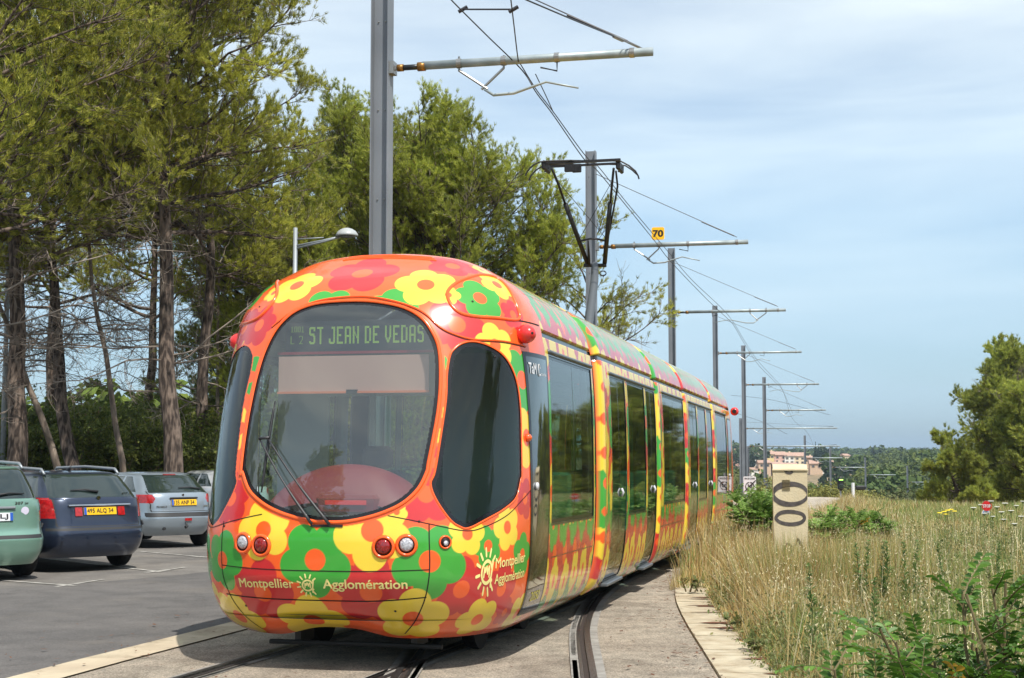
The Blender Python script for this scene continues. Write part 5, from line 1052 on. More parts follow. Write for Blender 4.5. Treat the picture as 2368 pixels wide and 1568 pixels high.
# ---------------------------------------------------------------- pines, hedge, shrubs
M_bark=mat('pine_bark',srgb(122,106,94),rough=.95,col2=srgb(58,48,42),nscale=13,noise=.35,bump=1,bscale=34,stretch=(1,1,.25),ramp=(.42,.56))
M_bark2=mat('pale_bark',srgb(140,126,112),rough=.95,col2=srgb(92,80,70),nscale=9,noise=.25,bump=1,bscale=30,stretch=(1,1,.3))
M_twig=mat('dry_twigs',srgb(150,138,126),rough=.95,col2=srgb(96,84,74),nscale=1.5)
M_needle=mat('pine_needles',(1,1,1),rough=.55,spec=.35,attr=True,trans=.5)
M_leaf=mat('shrub_leaves',(1,1,1),rough=.55,spec=.3,attr=True,trans=.35)
M_cone=mat('pine_cones',srgb(92,56,38),rough=.9)
def nrmz(v): return v/(np.linalg.norm(v,axis=-1,keepdims=True)+1e-9)
def grow(st,di,ln,up,jit,n,rng):
    """paths [B,n,3] from start points, directions and lengths; up bends them, jit wanders"""
    P=np.zeros((len(st),n,3)); P[:,0]=st; d=nrmz(di.copy())
    for i in range(1,n):
        d=d+rng.normal(0,jit,d.shape); d[:,2]+=up; d=nrmz(d); P[:,i]=P[:,i-1]+d*(ln/(n-1))[:,None]
    return P
def tubes(mb,P,r0,r1,k,mi=0):
    B,n,_=P.shape; 
    if B==0: return
    T=np.gradient(P,axis=1); T=nrmz(T); ref=np.where(np.abs(T[...,2:3])<.9,np.array([0,0,1.]),np.array([1.,0,0])); a=nrmz(np.cross(T,ref)); b=np.cross(T,a)
    th=np.linspace(0,2*np.pi,k,endpoint=False); t=np.linspace(0,1,n); r=(np.asarray(r0)[:,None]*(1-t)+np.asarray(r1)[:,None]*t)
    V=P[:,:,None]+r[:,:,None,None]*(np.cos(th)[None,None,:,None]*a[:,:,None]+np.sin(th)[None,None,:,None]*b[:,:,None])
    i=np.arange(n-1)[:,None];j=np.arange(k)[None]; q=(j+1)%k; F=np.stack([i*k+j,i*k+q,(i+1)*k+q,(i+1)*k+j],-1).reshape(-1,4)
    F=(F[None]+(np.arange(B)*n*k)[:,None,None]).reshape(-1,4); mb.add(V.reshape(-1,3),F,mi)
def samp(P,idx,t):
    n=P.shape[1]; f=t*(n-1); i=np.clip(f.astype(int),0,n-2); u=(f-i)[:,None]; A=P[idx,i];B=P[idx,i+1]; return A*(1-u)+B*u, nrmz(B-A)
def spread(d,ang,rng):
    """directions leaning away from d by about ang"""
    r=nrmz(rng.normal(0,1,d.shape)); r=nrmz(r-d*(r*d).sum(-1,keepdims=True)); return nrmz(d*np.cos(ang)[:,None]+r*np.sin(ang)[:,None])
def needles(mb,pos,dr,K,L,w,rng,c1,c2,ang=.75,warm=0,tint=None):
    B=len(pos); 
    if B==0: return
    d=spread(np.repeat(dr,K,0),rng.uniform(.15,ang,B*K),rng); p=np.repeat(pos,K,0)+rng.normal(0,.02,(B*K,3)); ln=L*rng.uniform(.65,1.15,B*K)
    s=nrmz(np.cross(d,rng.normal(0,1,d.shape)))*w/2
    V=np.stack([p-s,p+s,p+d*ln[:,None]],1).reshape(-1,3); F=np.arange(B*K*3).reshape(-1,3)
    m=rng.uniform(0,1,(B,1)); col=np.array(c1)*(1-m)+np.array(c2)*m; col=col*rng.uniform(.8,1.2,(B,1))
    if warm>0: 
        k=rng.uniform(0,1,B)<warm; col[k]=np.array((.16,.07,.02))
    if tint is not None: col=col*tint
    C=np.repeat(np.repeat(col,K,0),3,0); mb.add(V,F,0,C)
NG1=(.23,.26,.035); NG2=(.62,.60,.10); 
def pine(x,y,H,r,seed,label,lean=(0,0),crown=(.35,1.0),rad=3.0,prof=None,nl=34,tw=9,tf=5,group='tall pines behind the parked cars',bark=None,nsz=.115,nw=.015,K=9,c1=NG1,c2=NG2,dead=8,curve=0,name='pine_tree',upb=.10,az=None,dens=1.0,sub=9,lowbare=0,z0=None):
    rng=np.random.default_rng(seed); gz=float(ground_z(x,y)) if z0 is None else z0; t=thing(name,(x,y,gz-.05),label,'tree',group)
    n=14; tt=np.linspace(0,1,n); wob=np.cumsum(rng.normal(0,.05,(n,2)),0)*H/12; wob-=wob[0]
    TP=np.stack([lean[0]*tt+curve*np.sin(tt*math.pi)+wob[:,0],lean[1]*tt+wob[:,1],H*tt],-1)
    tr=MB(); rr_=r*(1-tt*.86)+r*.35*np.exp(-tt*26); th=np.linspace(0,2*np.pi,18,endpoint=False)
    tr.tube(TP,rr_,16); 
    # limbs
    u=rng.uniform(crown[0],crown[1],nl)**1.0; u.sort(); u[-1]=.985; base,_=samp(TP[None],np.zeros(nl,int),u); a=rng.uniform(0,2*np.pi,nl) if az is None else rng.uniform(az[0],az[1],nl)
    v=(u-crown[0])/(crown[1]-crown[0]+1e-9); pf=(prof(v) if prof else np.sin(np.clip(v,.02,.98)**.75*math.pi)**.6*(1-.35*v))
    ln=rad*pf*rng.uniform(.65,1.2,nl)+.5; el=.12+.95*v**1.5+rng.normal(0,.12,nl); di=np.stack([np.cos(a)*np.cos(el),np.sin(a)*np.cos(el),np.sin(el)],-1)
    LB=grow(base,di,ln,.045,.10,9,rng); lr=np.minimum(r*.30,.014+.013*ln)*(1-.3*v); tubes(tr,LB,lr,lr*.18,6)
    # branches along the limbs
    nb=(sub*np.clip(ln/rad+.4,.5,1.6)).astype(int); li=np.repeat(np.arange(nl),nb); ft=rng.uniform(.22,1,len(li)); p,d=samp(LB,li,ft); ang=rng.uniform(.45,1.15,len(li)); dd=spread(d,ang,rng); dd[:,2]=dd[:,2]*.75+.12
    bl=(rad*.34)*(1.15-ft*.6)*rng.uniform(.5,1.25,len(li)); BR=grow(p,dd,bl,.06,.16,6,rng); tubes(tr,BR,.006+.007*bl,np.full(len(bl),.004),4)
    tr.build('trunk',bark or M_bark,t,smooth=True)
    # twigs
    nt_=np.full(len(li),tw); bi=np.repeat(np.arange(len(li)),nt_); ft2=rng.uniform(.25,1,len(bi)); p,d=samp(BR,bi,ft2); dd=spread(d,rng.uniform(.3,1.0,len(bi)),rng); dd[:,2]+=.10
    tl=rng.uniform(.25,.62,len(bi))*min(1,rad/3); TW=grow(p,dd,tl,.10,.14,4,rng); tg=MB(); kp=rng.uniform(0,1,len(bi))<.75; tubes(tg,TW[kp],np.full(kp.sum(),.0055),np.full(kp.sum(),.003),3)
    if dead:
        # bare dead branches low on the trunk
        nd=dead; uu=rng.uniform(max(.15,crown[0]-.22),crown[0]+.15,nd); b0,_=samp(TP[None],np.zeros(nd,int),uu); a=rng.uniform(0,2*np.pi,nd); d0=np.stack([np.cos(a),np.sin(a),rng.uniform(-.25,.35,nd)],-1); ln=rng.uniform(.5,1.0,nd)*rad; DB=grow(b0,d0,ln,.0,.14,9,rng); tubes(tg,DB,np.full(nd,.024),np.full(nd,.006),5)
        ii=np.repeat(np.arange(nd),14); p,d=samp(DB,ii,rng.uniform(.15,1,len(ii))); D2=grow(p,spread(d,rng.uniform(.4,1.2,len(ii)),rng),rng.uniform(.3,1.1,len(ii)),-.01,.22,6,rng); tubes(tg,D2,np.full(len(ii),.010),np.full(len(ii),.004),3)
        jj=np.repeat(np.arange(len(ii)),5); p,d=samp(D2,jj,rng.uniform(.2,1,len(jj))); D3=grow(p,spread(d,rng.uniform(.4,1.3,len(jj)),rng),rng.uniform(.12,.45,len(jj)),-.02,.25,4,rng); tubes(tg,D3,np.full(len(jj),.005),np.full(len(jj),.003),3)
    tg.build('branches',M_twig,t)
    # needle tufts along and at the ends of the twigs, kept in clumps
    ti=np.repeat(np.arange(len(bi)),tf); ft3=rng.uniform(.35,1.0,len(ti)); p,d=samp(TW,ti,ft3); 
    fld=np.sin(p[:,0]*2.1+seed)+np.sin(p[:,1]*1.9+seed*2)+np.sin(p[:,2]*2.4+seed*.7); keep=(fld+rng.normal(0,.7,len(p)))>-1.35*dens; p=p[keep];d=d[keep]; d[:,2]+=.25; d=nrmz(d)
    cr=MB(); sh=np.clip(.85+.12*fld[keep],.6,1.2)[:,None]; needles(cr,p,d,K,nsz,nw,rng,c1,c2,.85,.006,sh)
    # cones
    cr.build('crown',M_needle,t)
    return t
def X(Dx,d,Dy=1046): return PDm(Dx,Dy,d)[0]
def at_(Dx,d): return X(Dx,d),d
def tree(Dx,d,H,r,seed,label,**k): x,y=at_(Dx,d); return pine(x,y,H,r,seed,label,**k)
flat=lambda v:np.clip(1.05-.55*v,.3,1)
tree(404,33,15.5,.235,3,'tallest pine, its straight thick trunk between the blue-grey hatchback and the estate',crown=(.42,1.0),rad=5.2,prof=lambda v:.50+.62*v,nl=70,sub=13,tw=10,tf=7,dead=12,lean=(-.3,0),dens=1.1)
tree(45,33,15.0,.25,5,'massive pine at the left edge, dark trunk splitting above the green estate',crown=(.42,1.0),rad=5.4,prof=lambda v:.7+.4*np.sin(v*math.pi),nl=58,sub=13,tw=10,tf=6,dead=14,lean=(-1.0,1),dens=1.15)
tree(205,35,13.5,.19,8,'dark pine leaning left, crossed at its foot by a thin grey trunk',crown=(.48,1.0),rad=4.0,nl=38,sub=12,tw=10,tf=5,dead=14,lean=(-2.4,1.5),dens=1.0)
tree(182,33.4,9.0,.10,9,'thin grey trunk slanting up to the far left across the dark leaning pine',crown=(.6,1.0),rad=1.9,nl=14,sub=7,tw=7,tf=3,dead=9,lean=(-3.8,0),curve=.35,bark=M_bark2)
tree(300,34,11,.085,12,'slim pale trunk with few needles, standing left of the tallest pine',crown=(.62,1.0),rad=1.8,nl=14,sub=7,tw=7,tf=3,dead=10,lean=(-1.9,.5),bark=M_bark2)
tree(484,38,15,.19,14,'dark pine just right of the tallest pine, partly hidden by the tram',crown=(.42,1.0),rad=3.8,nl=44,sub=12,tw=10,tf=5,dead=12,lean=(-.5,.6))
tree(512,40,11,.07,15,'very slim grey trunk close to the left edge of the tram windscreen',crown=(.55,1.0),rad=2.0,nl=16,sub=7,tw=7,tf=4,dead=8,lean=(-.5,.6),bark=M_bark2)
tree(640,43,10.2,.2,17,'bright pine behind the domed street lamp',crown=(.12,1.0),rad=3.4,prof=flat,nl=68,sub=12,tw=11,tf=6,dead=6,dens=1.3,c1=(.22,.28,.035),c2=(.60,.62,.11))
tree(800,47,11.6,.2,19,'light green pine with two pointed tops, left of the nearest mast',crown=(.12,1.0),rad=3.2,prof=flat,nl=74,sub=12,tw=11,tf=6,dead=6,dens=1.3,c1=(.22,.28,.035),c2=(.60,.62,.11))
tree(1040,42,9.3,.2,21,'broad round-headed pine right of the nearest mast',crown=(.16,1.0),rad=4.1,prof=lambda v:.72+.42*np.sin(np.clip(v*1.15,0,1)*math.pi)-.1*v,nl=88,sub=14,tw=11,tf=6,dead=5,lean=(-.2,0),c1=(.22,.28,.035),c2=(.60,.62,.11),dens=1.15)
tree(905,48,10.9,.2,23,'pine filling the gap directly behind the nearest mast',crown=(.12,1.0),rad=3.4,prof=flat,nl=66,sub=12,tw=10,tf=6,dead=5,dens=1.3)
tree(1290,44,7.4,.14,25,'low open pine reaching right behind the pantograph',crown=(.25,1.0),rad=3.0,prof=lambda v:.9-.3*v,nl=26,sub=10,tw=8,tf=4,dead=6,lean=(.9,0),dens=.8)
tree(-150,27,15,.2,29,'pine standing outside the left edge, shading the top left corner',crown=(.25,1.0),rad=5.2,prof=lambda v:.8-.1*v,nl=52,sub=12,tw=9,tf=6,dead=10,c1=(.07,.11,.01))
tree(330,46,12.5,.2,31,'pine far back between the slim pale trunk and the tallest pine',crown=(.48,1.0),rad=3.6,prof=flat,nl=34,sub=10,tw=9,tf=5,dead=8)
tree(110,45,12.5,.2,33,'pine far back behind the dark leaning trunk',crown=(.48,1.0),rad=3.6,prof=flat,nl=34,sub=10,tw=9,tf=5,dead=8)
# right side
GR='pines on the right beyond the grass'
rp_=dict(group=GR,c1=(.22,.28,.05),c2=(.58,.60,.12),dead=5)
tree(2335,80,7.6,.2,41,'big pine on the right with pointed tops, cut by the frame',crown=(.08,1.0),rad=3.5,prof=lambda v:1.0-.4*v,nl=84,sub=12,tw=9,tf=5,nsz=.2,nw=.035,lean=(.35,0),dens=.85,**rp_)
tree(2400,70,5.0,.15,42,'rounded lower pine at the right edge in front of the big one',crown=(.05,1.0),rad=3.4,prof=lambda v:1.0-.5*v,nl=50,sub=11,tw=10,tf=6,nsz=.2,nw=.032,**rp_)
tree(2228,66,3.0,.12,43,'small pine leaning left beside the big right pine',crown=(.1,1.0),rad=1.2,prof=lambda v:1.0-.4*v,nl=26,sub=9,tw=9,tf=5,nsz=.16,nw=.024,lean=(-.8,0),**rp_)
for i,(dx,d,H,s,lb) in enumerate([(2560,80,5.6,44,'pine beyond the right edge, nearest to the big one'),(2680,70,4.6,45,'tall pine outside the frame on the right'),(2900,66,4.6,46,'pine far outside the frame on the right'),(2640,95,7,47,'pine behind those outside the right edge')]):
    tree(dx,d,H,.16,s,lb,crown=(.08,1.0),rad=3.2,prof=lambda v:1.0-.55*v,nl=44,sub=10,tw=9,tf=5,nsz=.17,nw=.028,**rp_)
for i,(x,y,H,lb) in enumerate([(-17,3.5,11,'pine standing beside the camera far to the left'),(-22,8.5,12,'pine left of the car park, outside the photo'),(-15,-5,12,'pine behind the camera on the left'),(-24,-1,11,'farther pine behind the camera on the left'),(14,8.5,8,'pine standing right of the camera on the verge'),(18,6,9,'second pine right of the camera'),(21,11,9,'third pine right of the camera, farthest out')]):
    pine(x,y,H,.18,90+i,lb,crown=(.22,1.0),rad=3.0,prof=flat,nl=40,sub=10,tw=8,tf=4,nsz=.2,nw=.04,group='pines left of and behind the camera')
# leafy hedge behind the cars: several bushes
def bush(x,y,rx,ry,h,seed,label,group,n=9000,ls=.055,c1=(.05,.085,.018),c2=(.19,.21,.05),name='bush',z0=None,stems=14,dry=.02):
    rng=np.random.default_rng(seed); gz=float(ground_z(x,y)) if z0 is None else z0; t=thing(name,(x,y,gz-.03),label,'bush',group)
    st=MB(); a=rng.uniform(0,6.28,stems); b=np.stack([rng.normal(0,rx*.2,stems),rng.normal(0,ry*.2,stems),np.zeros(stems)],-1); d=np.stack([np.cos(a)*.5*rx/h,np.sin(a)*.5*ry/h,np.ones(stems)],-1); S=grow(b,d,np.full(stems,h*.95),.0,.13,7,rng); tubes(st,S,np.full(stems,.02),np.full(stems,.006),4)
    ii=np.repeat(np.arange(stems),22); p,dd=samp(S,ii,rng.uniform(.15,1,len(ii))); S2=grow(p,spread(dd,rng.uniform(.4,1.2,len(ii)),rng),rng.uniform(.25,.6,len(ii))*min(rx,h)*.9,.04,.2,5,rng); tubes(st,S2,np.full(len(ii),.008),np.full(len(ii),.003),3); st.build('stems',M_twig,t)
    jj=rng.integers(0,len(ii),n); p,dd=samp(S2,jj,rng.uniform(.1,1.0,n)); p=p+rng.normal(0,.09,(n,3))*min(rx,1); k=p[:,2]>.02; p=p[k]; m=len(p)
    nn_=nrmz(rng.normal(0,1,(m,3))+np.array([0,0,.5])); a=nrmz(np.cross(nn_,rng.normal(0,1,(m,3)))); b=np.cross(nn_,a); L_=ls*rng.uniform(.6,1.3,m)[:,None]
    V=np.stack([p-a*L_,p+b*L_*.42,p+a*L_,p-b*L_*.42],1).reshape(-1,3); mm=rng.uniform(0,1,(m,1)); col=np.array(c1)*(1-mm)+np.array(c2)*mm; kk=rng.uniform(0,1,m)<dry; col[kk]=(.25,.17,.07)
    lf=MB(); lf.add(V,np.arange(m*4).reshape(-1,4),0,np.repeat(col,4,0)); lf.build('foliage',M_leaf,t); return t
HG='bushes forming the hedge behind the cars'
hl=['bush at the far left end of the hedge','bush behind the green estate car','bush between the leaning trunks','bush under the slim pale trunk','bush left of the tallest trunk','bush right of the tallest trunk, nearest the tram','bush hidden mostly by the tram windscreen edge']
for i,(dx,h) in enumerate([(-40,2.5),(90,2.3),(185,2.7),(270,3.1),(345,2.6),(455,2.9),(530,2.4)]):
    x,y=at_(dx,36.5+(i%2)*1.2); bush(x,y,1.25,1.0,h,60+i,hl[i],HG,n=15000,ls=.06,c1=(.09,.13,.03),c2=(.28,.30,.07))
hl2=['second-row bush at the left edge of the hedge','second-row bush behind the leaning trunks','second-row bush behind the slim pale trunk','second-row bush left of the dark trunk','second-row bush right of the dark trunk','second-row bush behind the tram cab']
for i,(dx,h) in enumerate([(20,3.4),(140,3.1),(250,2.9),(370,3.0),(480,3.3),(600,2.8)]):
    x,y=at_(dx,41); bush(x,y,1.9,1.2,h,80+i,hl2[i],HG,n=13000,ls=.08,c1=(.08,.12,.03),c2=(.24,.27,.06))
# ---------------------------------------------------------------- dry grass verge
M_grass=mat('dry_grass',(1,1,1),rough=.7,spec=.25,attr=True,trans=.3)
edge=dens(right_edge,.5)
def edge_x(y): return np.interp(y,right_edge[:,1],right_edge[:,0])
def field(n,y0,y1,rng,xm=None,p=1.0):
    y=y0+(y1-y0)*rng.uniform(0,1,n)**p; x0=edge_x(y)+.42; x1=.372*y+1.2; x=x0+(x1-x0)*rng.uniform(0,1,n); return x,y
def blades(mb,x,y,h,w,lean,col,rng,seg=2,bend=.35,z0=0):
    n=len(x); a=rng.uniform(0,6.28,n); l=lean*rng.uniform(0,1,n); base=np.stack([x,y,ground_z(x,y)-.01+z0],-1); top=base+np.stack([np.cos(a)*l*h,np.sin(a)*l*h,h*np.sqrt(np.clip(1-l*l*.6,.2,1))],-1)
    mid=base*.45+top*.55; mid[:,2]+=h*.10*l; f=rng.uniform(0,6.28,n); s=np.stack([np.cos(f),np.sin(f),np.zeros(n)],-1)*(w/2)[:,None]
    V=np.stack([base-s,base+s,mid+s*.75,mid-s*.75,top],1); F4=np.array([[0,1,2,3]]);F3=np.array([[3,2,4]])
    o=(np.arange(n)*5)[:,None]; k=mb.n; mb.add(V.reshape(-1,3),(o+F4),0,np.repeat(col,5,0)); mb.FS.append((o+F3+k,0)); return top
rng=np.random.default_rng(77)
STRAW=np.array(srgb(208,188,132)); STRAW2=np.array(srgb(186,158,98)); GRN=np.array(srgb(156,164,96)); GRN2=np.array(srgb(122,144,78)); PALE=np.array(srgb(224,212,172)); BRN=np.array(srgb(150,112,74))
def mixcol(n,w):
    c=[STRAW,STRAW2,GRN,GRN2,PALE,BRN]; i=rng.choice(6,n,p=np.array(w)/sum(w)); return np.array(c)[i]*rng.uniform(.75,1.15,(n,1))
def patch(x,y): return np.clip(.5+.45*np.sin(x*1.3+np.sin(y*.8)*1.5)*np.cos(y*.55+x*.4)+.3*np.sin(x*4.1+1)*np.cos(y*1.7),0,1)
gm=MB()
for (n,y0,y1,hh,ww_) in [(30000,5.0,9.5,.42,.0045),(60000,9.5,17,.50,.006),(62000,17,30,.55,.010),(52000,30,56,.46,.018)]:
    x,y=field(n,y0,y1,rng); pt=patch(x,y); tt_=x-axis_x(y); gold=np.exp(-((tt_-2.6)/1.5)**2)*(y>13)
    isg=rng.uniform(0,1,n)>(.05+.7*gold-.7*(pt-.5)); h=hh*rng.uniform(.35,1.15,n)*(.8+.35*pt)*(1+.45*gold); h*=np.where(isg,.8,1.05)
    h*=np.clip((x-edge_x(y)-.35)/.5,.25,1)
    ca=mixcol(n,[5,3,.3,.2,2,1.4]); cb=mixcol(n,[.6,.6,4,3,.4,.3]); col=np.where(isg[:,None],cb,ca)
    blades(gm,x,y,h,ww_*rng.uniform(.6,1.5,n),.85,col,rng)
# short dead thatch on the ground
x,y=field(26000,4.5,40,rng,p=1.5); blades(gm,x,y,rng.uniform(.05,.16,len(x)),rng.uniform(.006,.014,len(x))*(1+y/20),.95,mixcol(len(x),[2,3,.6,.2,1,4]),rng)
# grass against the tram flank and over the slab ends
n=9000; y=rng.uniform(18.5,34,n); x=axis_x(y)+1.55+rng.exponential(.8,n)*1.0; k=x<edge_x(y)+.6; x,y=x[k],y[k]; h=rng.uniform(.3,1.0,len(x))*np.clip((y-17.5)/4,.25,1); blades(gm,x,y,h,.010*rng.uniform(.6,1.4,len(x)),.5,mixcol(len(x),[5,4,1.5,1,2,1]),rng)
n=7500; a=rng.uniform(0,6.28,n); q=np.sqrt(rng.uniform(0,1,n)); x=2.95+1.0*q*np.cos(a); y=15.6+1.0*q*np.sin(a); k=(x>edge_x(y)+.7); x,y=x[k],y[k]; blades(gm,x,y,rng.uniform(.35,.82,len(x))*(1.1-.4*q[k]),.008*rng.uniform(.6,1.4,len(x)),.45,mixcol(len(x),[5,4,2,1,2.5,1]),rng)
n=5200; x=rng.uniform(2.6,4.4,n); y=rng.uniform(14.6,16.35,n); blades(gm,x,y,rng.uniform(.5,.98,n),.007*rng.uniform(.6,1.4,n),.5,mixcol(n,[3,3,4,2,1.5,1]),rng)
o=gm.build('dry_grass',M_grass,kind='stuff')
# tall wild oats with nodding pale spikelets
om=MB(); n=950; x,y=field(n,6.5,26,rng,p=1.1); h=rng.uniform(.55,.95,n)*(1+.15*(patch(x,y)-.5)); top=blades(om,x,y,h,.005+.0002*y,.4,mixcol(n,[5,3,.1,0,3,0]),rng)
K=11; tp=np.repeat(top,K,0); bs=np.repeat(np.stack([x,y,ground_z(x,y)],-1),K,0); u=rng.uniform(.66,1.0,len(tp))[:,None]; p=bs*(1-u)+tp*u; p[:,2]+=.02; a=rng.uniform(0,6.28,len(p)); d=nrmz(np.stack([np.cos(a)*.6,np.sin(a)*.6,-rng.uniform(.1,1.1,len(p))],-1)); ll=rng.uniform(.018,.034,len(p))[:,None]; p=p+np.stack([np.cos(a),np.sin(a),0*a],-1)*rng.uniform(.0,.05,(len(p),1))
s=nrmz(np.cross(d,rng.normal(0,1,d.shape)))*.0035; V=np.stack([p,p+d*ll*.5+s,p+d*ll,p+d*ll*.5-s],1); om.add(V.reshape(-1,3),np.arange(len(p)*4).reshape(-1,4),0,np.repeat(np.tile(np.array([PALE*1.0]),(len(p),1))*rng.uniform(.8,1.15,(len(p),1)),4,0))
om.build('wild_oats',M_grass,kind='stuff')
# fine leafy weeds in the front of the verge
wm=MB(); n=5200; x,y=field(n,5.0,30,rng,p=1.5); h=rng.uniform(.18,.5,n)*np.clip((x-edge_x(y)-.3)/.5,.3,1); base=np.stack([x,y,ground_z(x,y)],-1); K=26
bs=np.repeat(base,K,0); hh=np.repeat(h,K)*rng.uniform(.1,1,n*K); p=bs+np.stack([rng.normal(0,.07,n*K),rng.normal(0,.07,n*K),hh],-1); d=nrmz(rng.normal(0,1,p.shape)+np.array([0,0,.6])); L_=rng.uniform(.012,.03,len(p))[:,None]*(1+p[:,1:2]/25); s=nrmz(np.cross(d,rng.normal(0,1,d.shape)))*L_*.28
V=np.stack([p,p+d*L_*.5+s,p+d*L_,p+d*L_*.5-s],1); c=np.array([srgb(128,138,92),srgb(104,120,70),srgb(150,148,100)])[rng.integers(0,3,n)]*rng.uniform(.75,1.1,(n,1)); wm.add(V.reshape(-1,3),np.arange(len(p)*4).reshape(-1,4),0,np.repeat(np.repeat(c,K,0),4,0))
blades(wm,x,y,h,np.full(n,.005)+.0002*y,.3,c*.9,rng); wm.build('low_weeds',M_grass,kind='stuff')
# brown litter and straw on the slabs' inner side
# upright dark green horseweeds
def weed(x,y,h,seed,lab):
    r=np.random.default_rng(seed); t=thing('horseweed',(x,y,float(ground_z(x,y))),lab,'plant','dark green upright weeds in the grass'); m=MB(); le=r.uniform(-.12,.12,2)*h; tt=np.linspace(0,1,6); S=np.stack([le[0]*tt**2,le[1]*tt**2,h*tt],-1); m.tube(S,[.006,.006,.005,.004,.003,.002],4); m.build('stem',M_wstem,t)
    n=int(100*h/.6); u=r.uniform(.15,1,n); p=np.stack([le[0]*u**2,le[1]*u**2,h*u],-1); a=r.uniform(0,6.28,n); d=nrmz(np.stack([np.cos(a),np.sin(a),r.uniform(.2,1.4,n)],-1)); ll=(.12*(1.15-u)*r.uniform(.7,1.2,n)+.02)[:,None]; s=nrmz(np.cross(d,np.array([0,0,1.]))+1e-6)*.010
    V=np.stack([p,p+d*ll*.5+s,p+d*ll+np.array([0,0,-.01]),p+d*ll*.5-s],1); m=MB(); m.add(V.reshape(-1,3),np.arange(n*4).reshape(-1,4),0,np.repeat(np.array([srgb(116,142,82)])*r.uniform(.7,1.2,(n,1)),4,0)); m.build('leaves',M_leaf,t); return t
M_wstem=mat('weed_stem',srgb(96,110,62),rough=.8)
wl=[(2036,1275,'tallest dark green weed spike right of the middle of the grass'),(2050,1240,'weed spike leaning just right of the tallest'),(1998,1290,'slim weed spike left of the tall group'),(1990,1262,'short weed left of the slim spike'),(2090,1215,'dark weed spike high in the field, right of the tall group'),(2112,1225,'rightmost weed spike of the upper group'),(2185,1280,'branched weed standing alone at the right of the grass'),(2018,1390,'lone weed spike in the centre of the near grass'),(2300,1215,'weed spike below the round red sign'),(1880,1330,'small weed in the grass right of the cabinet foot')]
for i,(dx,dy,lb) in enumerate(wl):
    d=14.0 if dy<1300 else 11.0; p=PDm(dx,dy,d); h=float(np.clip(p[2]+.30+ (.1 if i<3 else 0),.35,1.0)); weed(p[0],p[1],h*.86,300+i,lb)
# green leafy shrubs with feathered leaves
M_pin=mat('feathered_leaves',(1,1,1),rough=.45,spec=.45,attr=True,trans=.4); M_shoot=mat('shoot_bark',srgb(104,92,62),rough=.85)
def pinnate(x,y,z0,W,H,seed,label,group,nst=7,nfr=14,fl=.26,ls=.038,c1=srgb(62,98,34),c2=srgb(108,146,54),name='shrub',lean=(0,0),z0off=0):
    r=np.random.default_rng(seed); t=thing(name,(x,y,z0),label,'shrub',group); st=MB(); a=r.uniform(0,6.28,nst); di=np.stack([np.cos(a)*W/H*.75+lean[0],np.sin(a)*W/H*.5+lean[1],np.ones(nst)],-1)
    S=grow(np.zeros((nst,3))+r.normal(0,.04,(nst,3))*[1,1,0],di,H*r.uniform(.75,1.15,nst),.02,.07,9,r); tubes(st,S,np.full(nst,.011),np.full(nst,.004),6)
    ii=np.repeat(np.arange(nst),nfr); u=r.uniform(.25,1,len(ii)); p,d=samp(S,ii,u); dd=spread(d,r.uniform(.5,1.3,len(ii)),r); dd[:,2]=dd[:,2]*.6+.15; FR=grow(p,dd,fl*r.uniform(.6,1.15,len(ii)),-.05,.06,8,r); tubes(st,FR,np.full(len(ii),.0035),np.full(len(ii),.0012),3); st.build('stems',M_shoot,t)
    K=8; f=np.repeat(np.arange(len(ii)),K*2); k=np.tile(np.repeat(np.arange(K),2),len(ii)); sg=np.tile([1,-1],K*len(ii)); q,qd_=samp(FR,f,.18+.8*(k+.5)/K*1.0); up=nrmz(np.cross(np.cross(qd_,[0,0,1.]),qd_)); side=nrmz(np.cross(qd_,up)); ld=nrmz(side*sg[:,None]+qd_*.45+up*r.normal(0,.18,(len(q),1))); L_=(ls*(1.1-.5*np.abs(k/K-.4)))[:,None]*r.uniform(.8,1.2,(len(q),1)); wv=nrmz(np.cross(ld,up))*L_*.26
    cu=up*L_*.10; V=np.stack([q,q+ld*L_*.35+wv+cu,q+ld*L_*.75+wv*.8+cu*.6,q+ld*L_-cu,q+ld*L_*.75-wv*.8+cu*.6,q+ld*L_*.35-wv+cu],1); m=r.uniform(0,1,(len(q),1)); col=np.array(c1)*(1-m)+np.array(c2)*m; fc=np.repeat(r.uniform(.8,1.15,len(ii)),K*2)[:,None]; col=col*fc
    ye=np.repeat(r.uniform(0,1,len(ii))<.004,K*2); col[ye]=srgb(190,150,60)
    n=len(q); b=(np.arange(n)*6)[:,None]; lf=MB(); lf.add(V.reshape(-1,3),b+np.array([[0,1,2,3]]),0,np.repeat(col,6,0)); lf.FS.append((b+np.array([[0,3,4,5]]),0)); lf.build('leaves',M_pin,t); return t
SG='green shrubs with feathered leaves'
def gp(Dx,d): return X(Dx,d),d
for (dx,d,W,H,s,lb) in [(2090,4.6,.42,.98,401,'leafy bush low in the bottom right corner, left half'),(2200,4.9,.45,1.05,402,'leafy bush at the bottom right between its two neighbours'),(2330,4.5,.42,1.22,403,'tallest near leafy bush at the right edge of the photo'),(2260,4.2,.40,.92,404,'leafy bush nearest the camera at the bottom right')]:
    x,y=gp(dx,d); pinnate(x,y,0,W,H,s,lb,SG,nst=17,nfr=26,fl=.21,ls=.036)
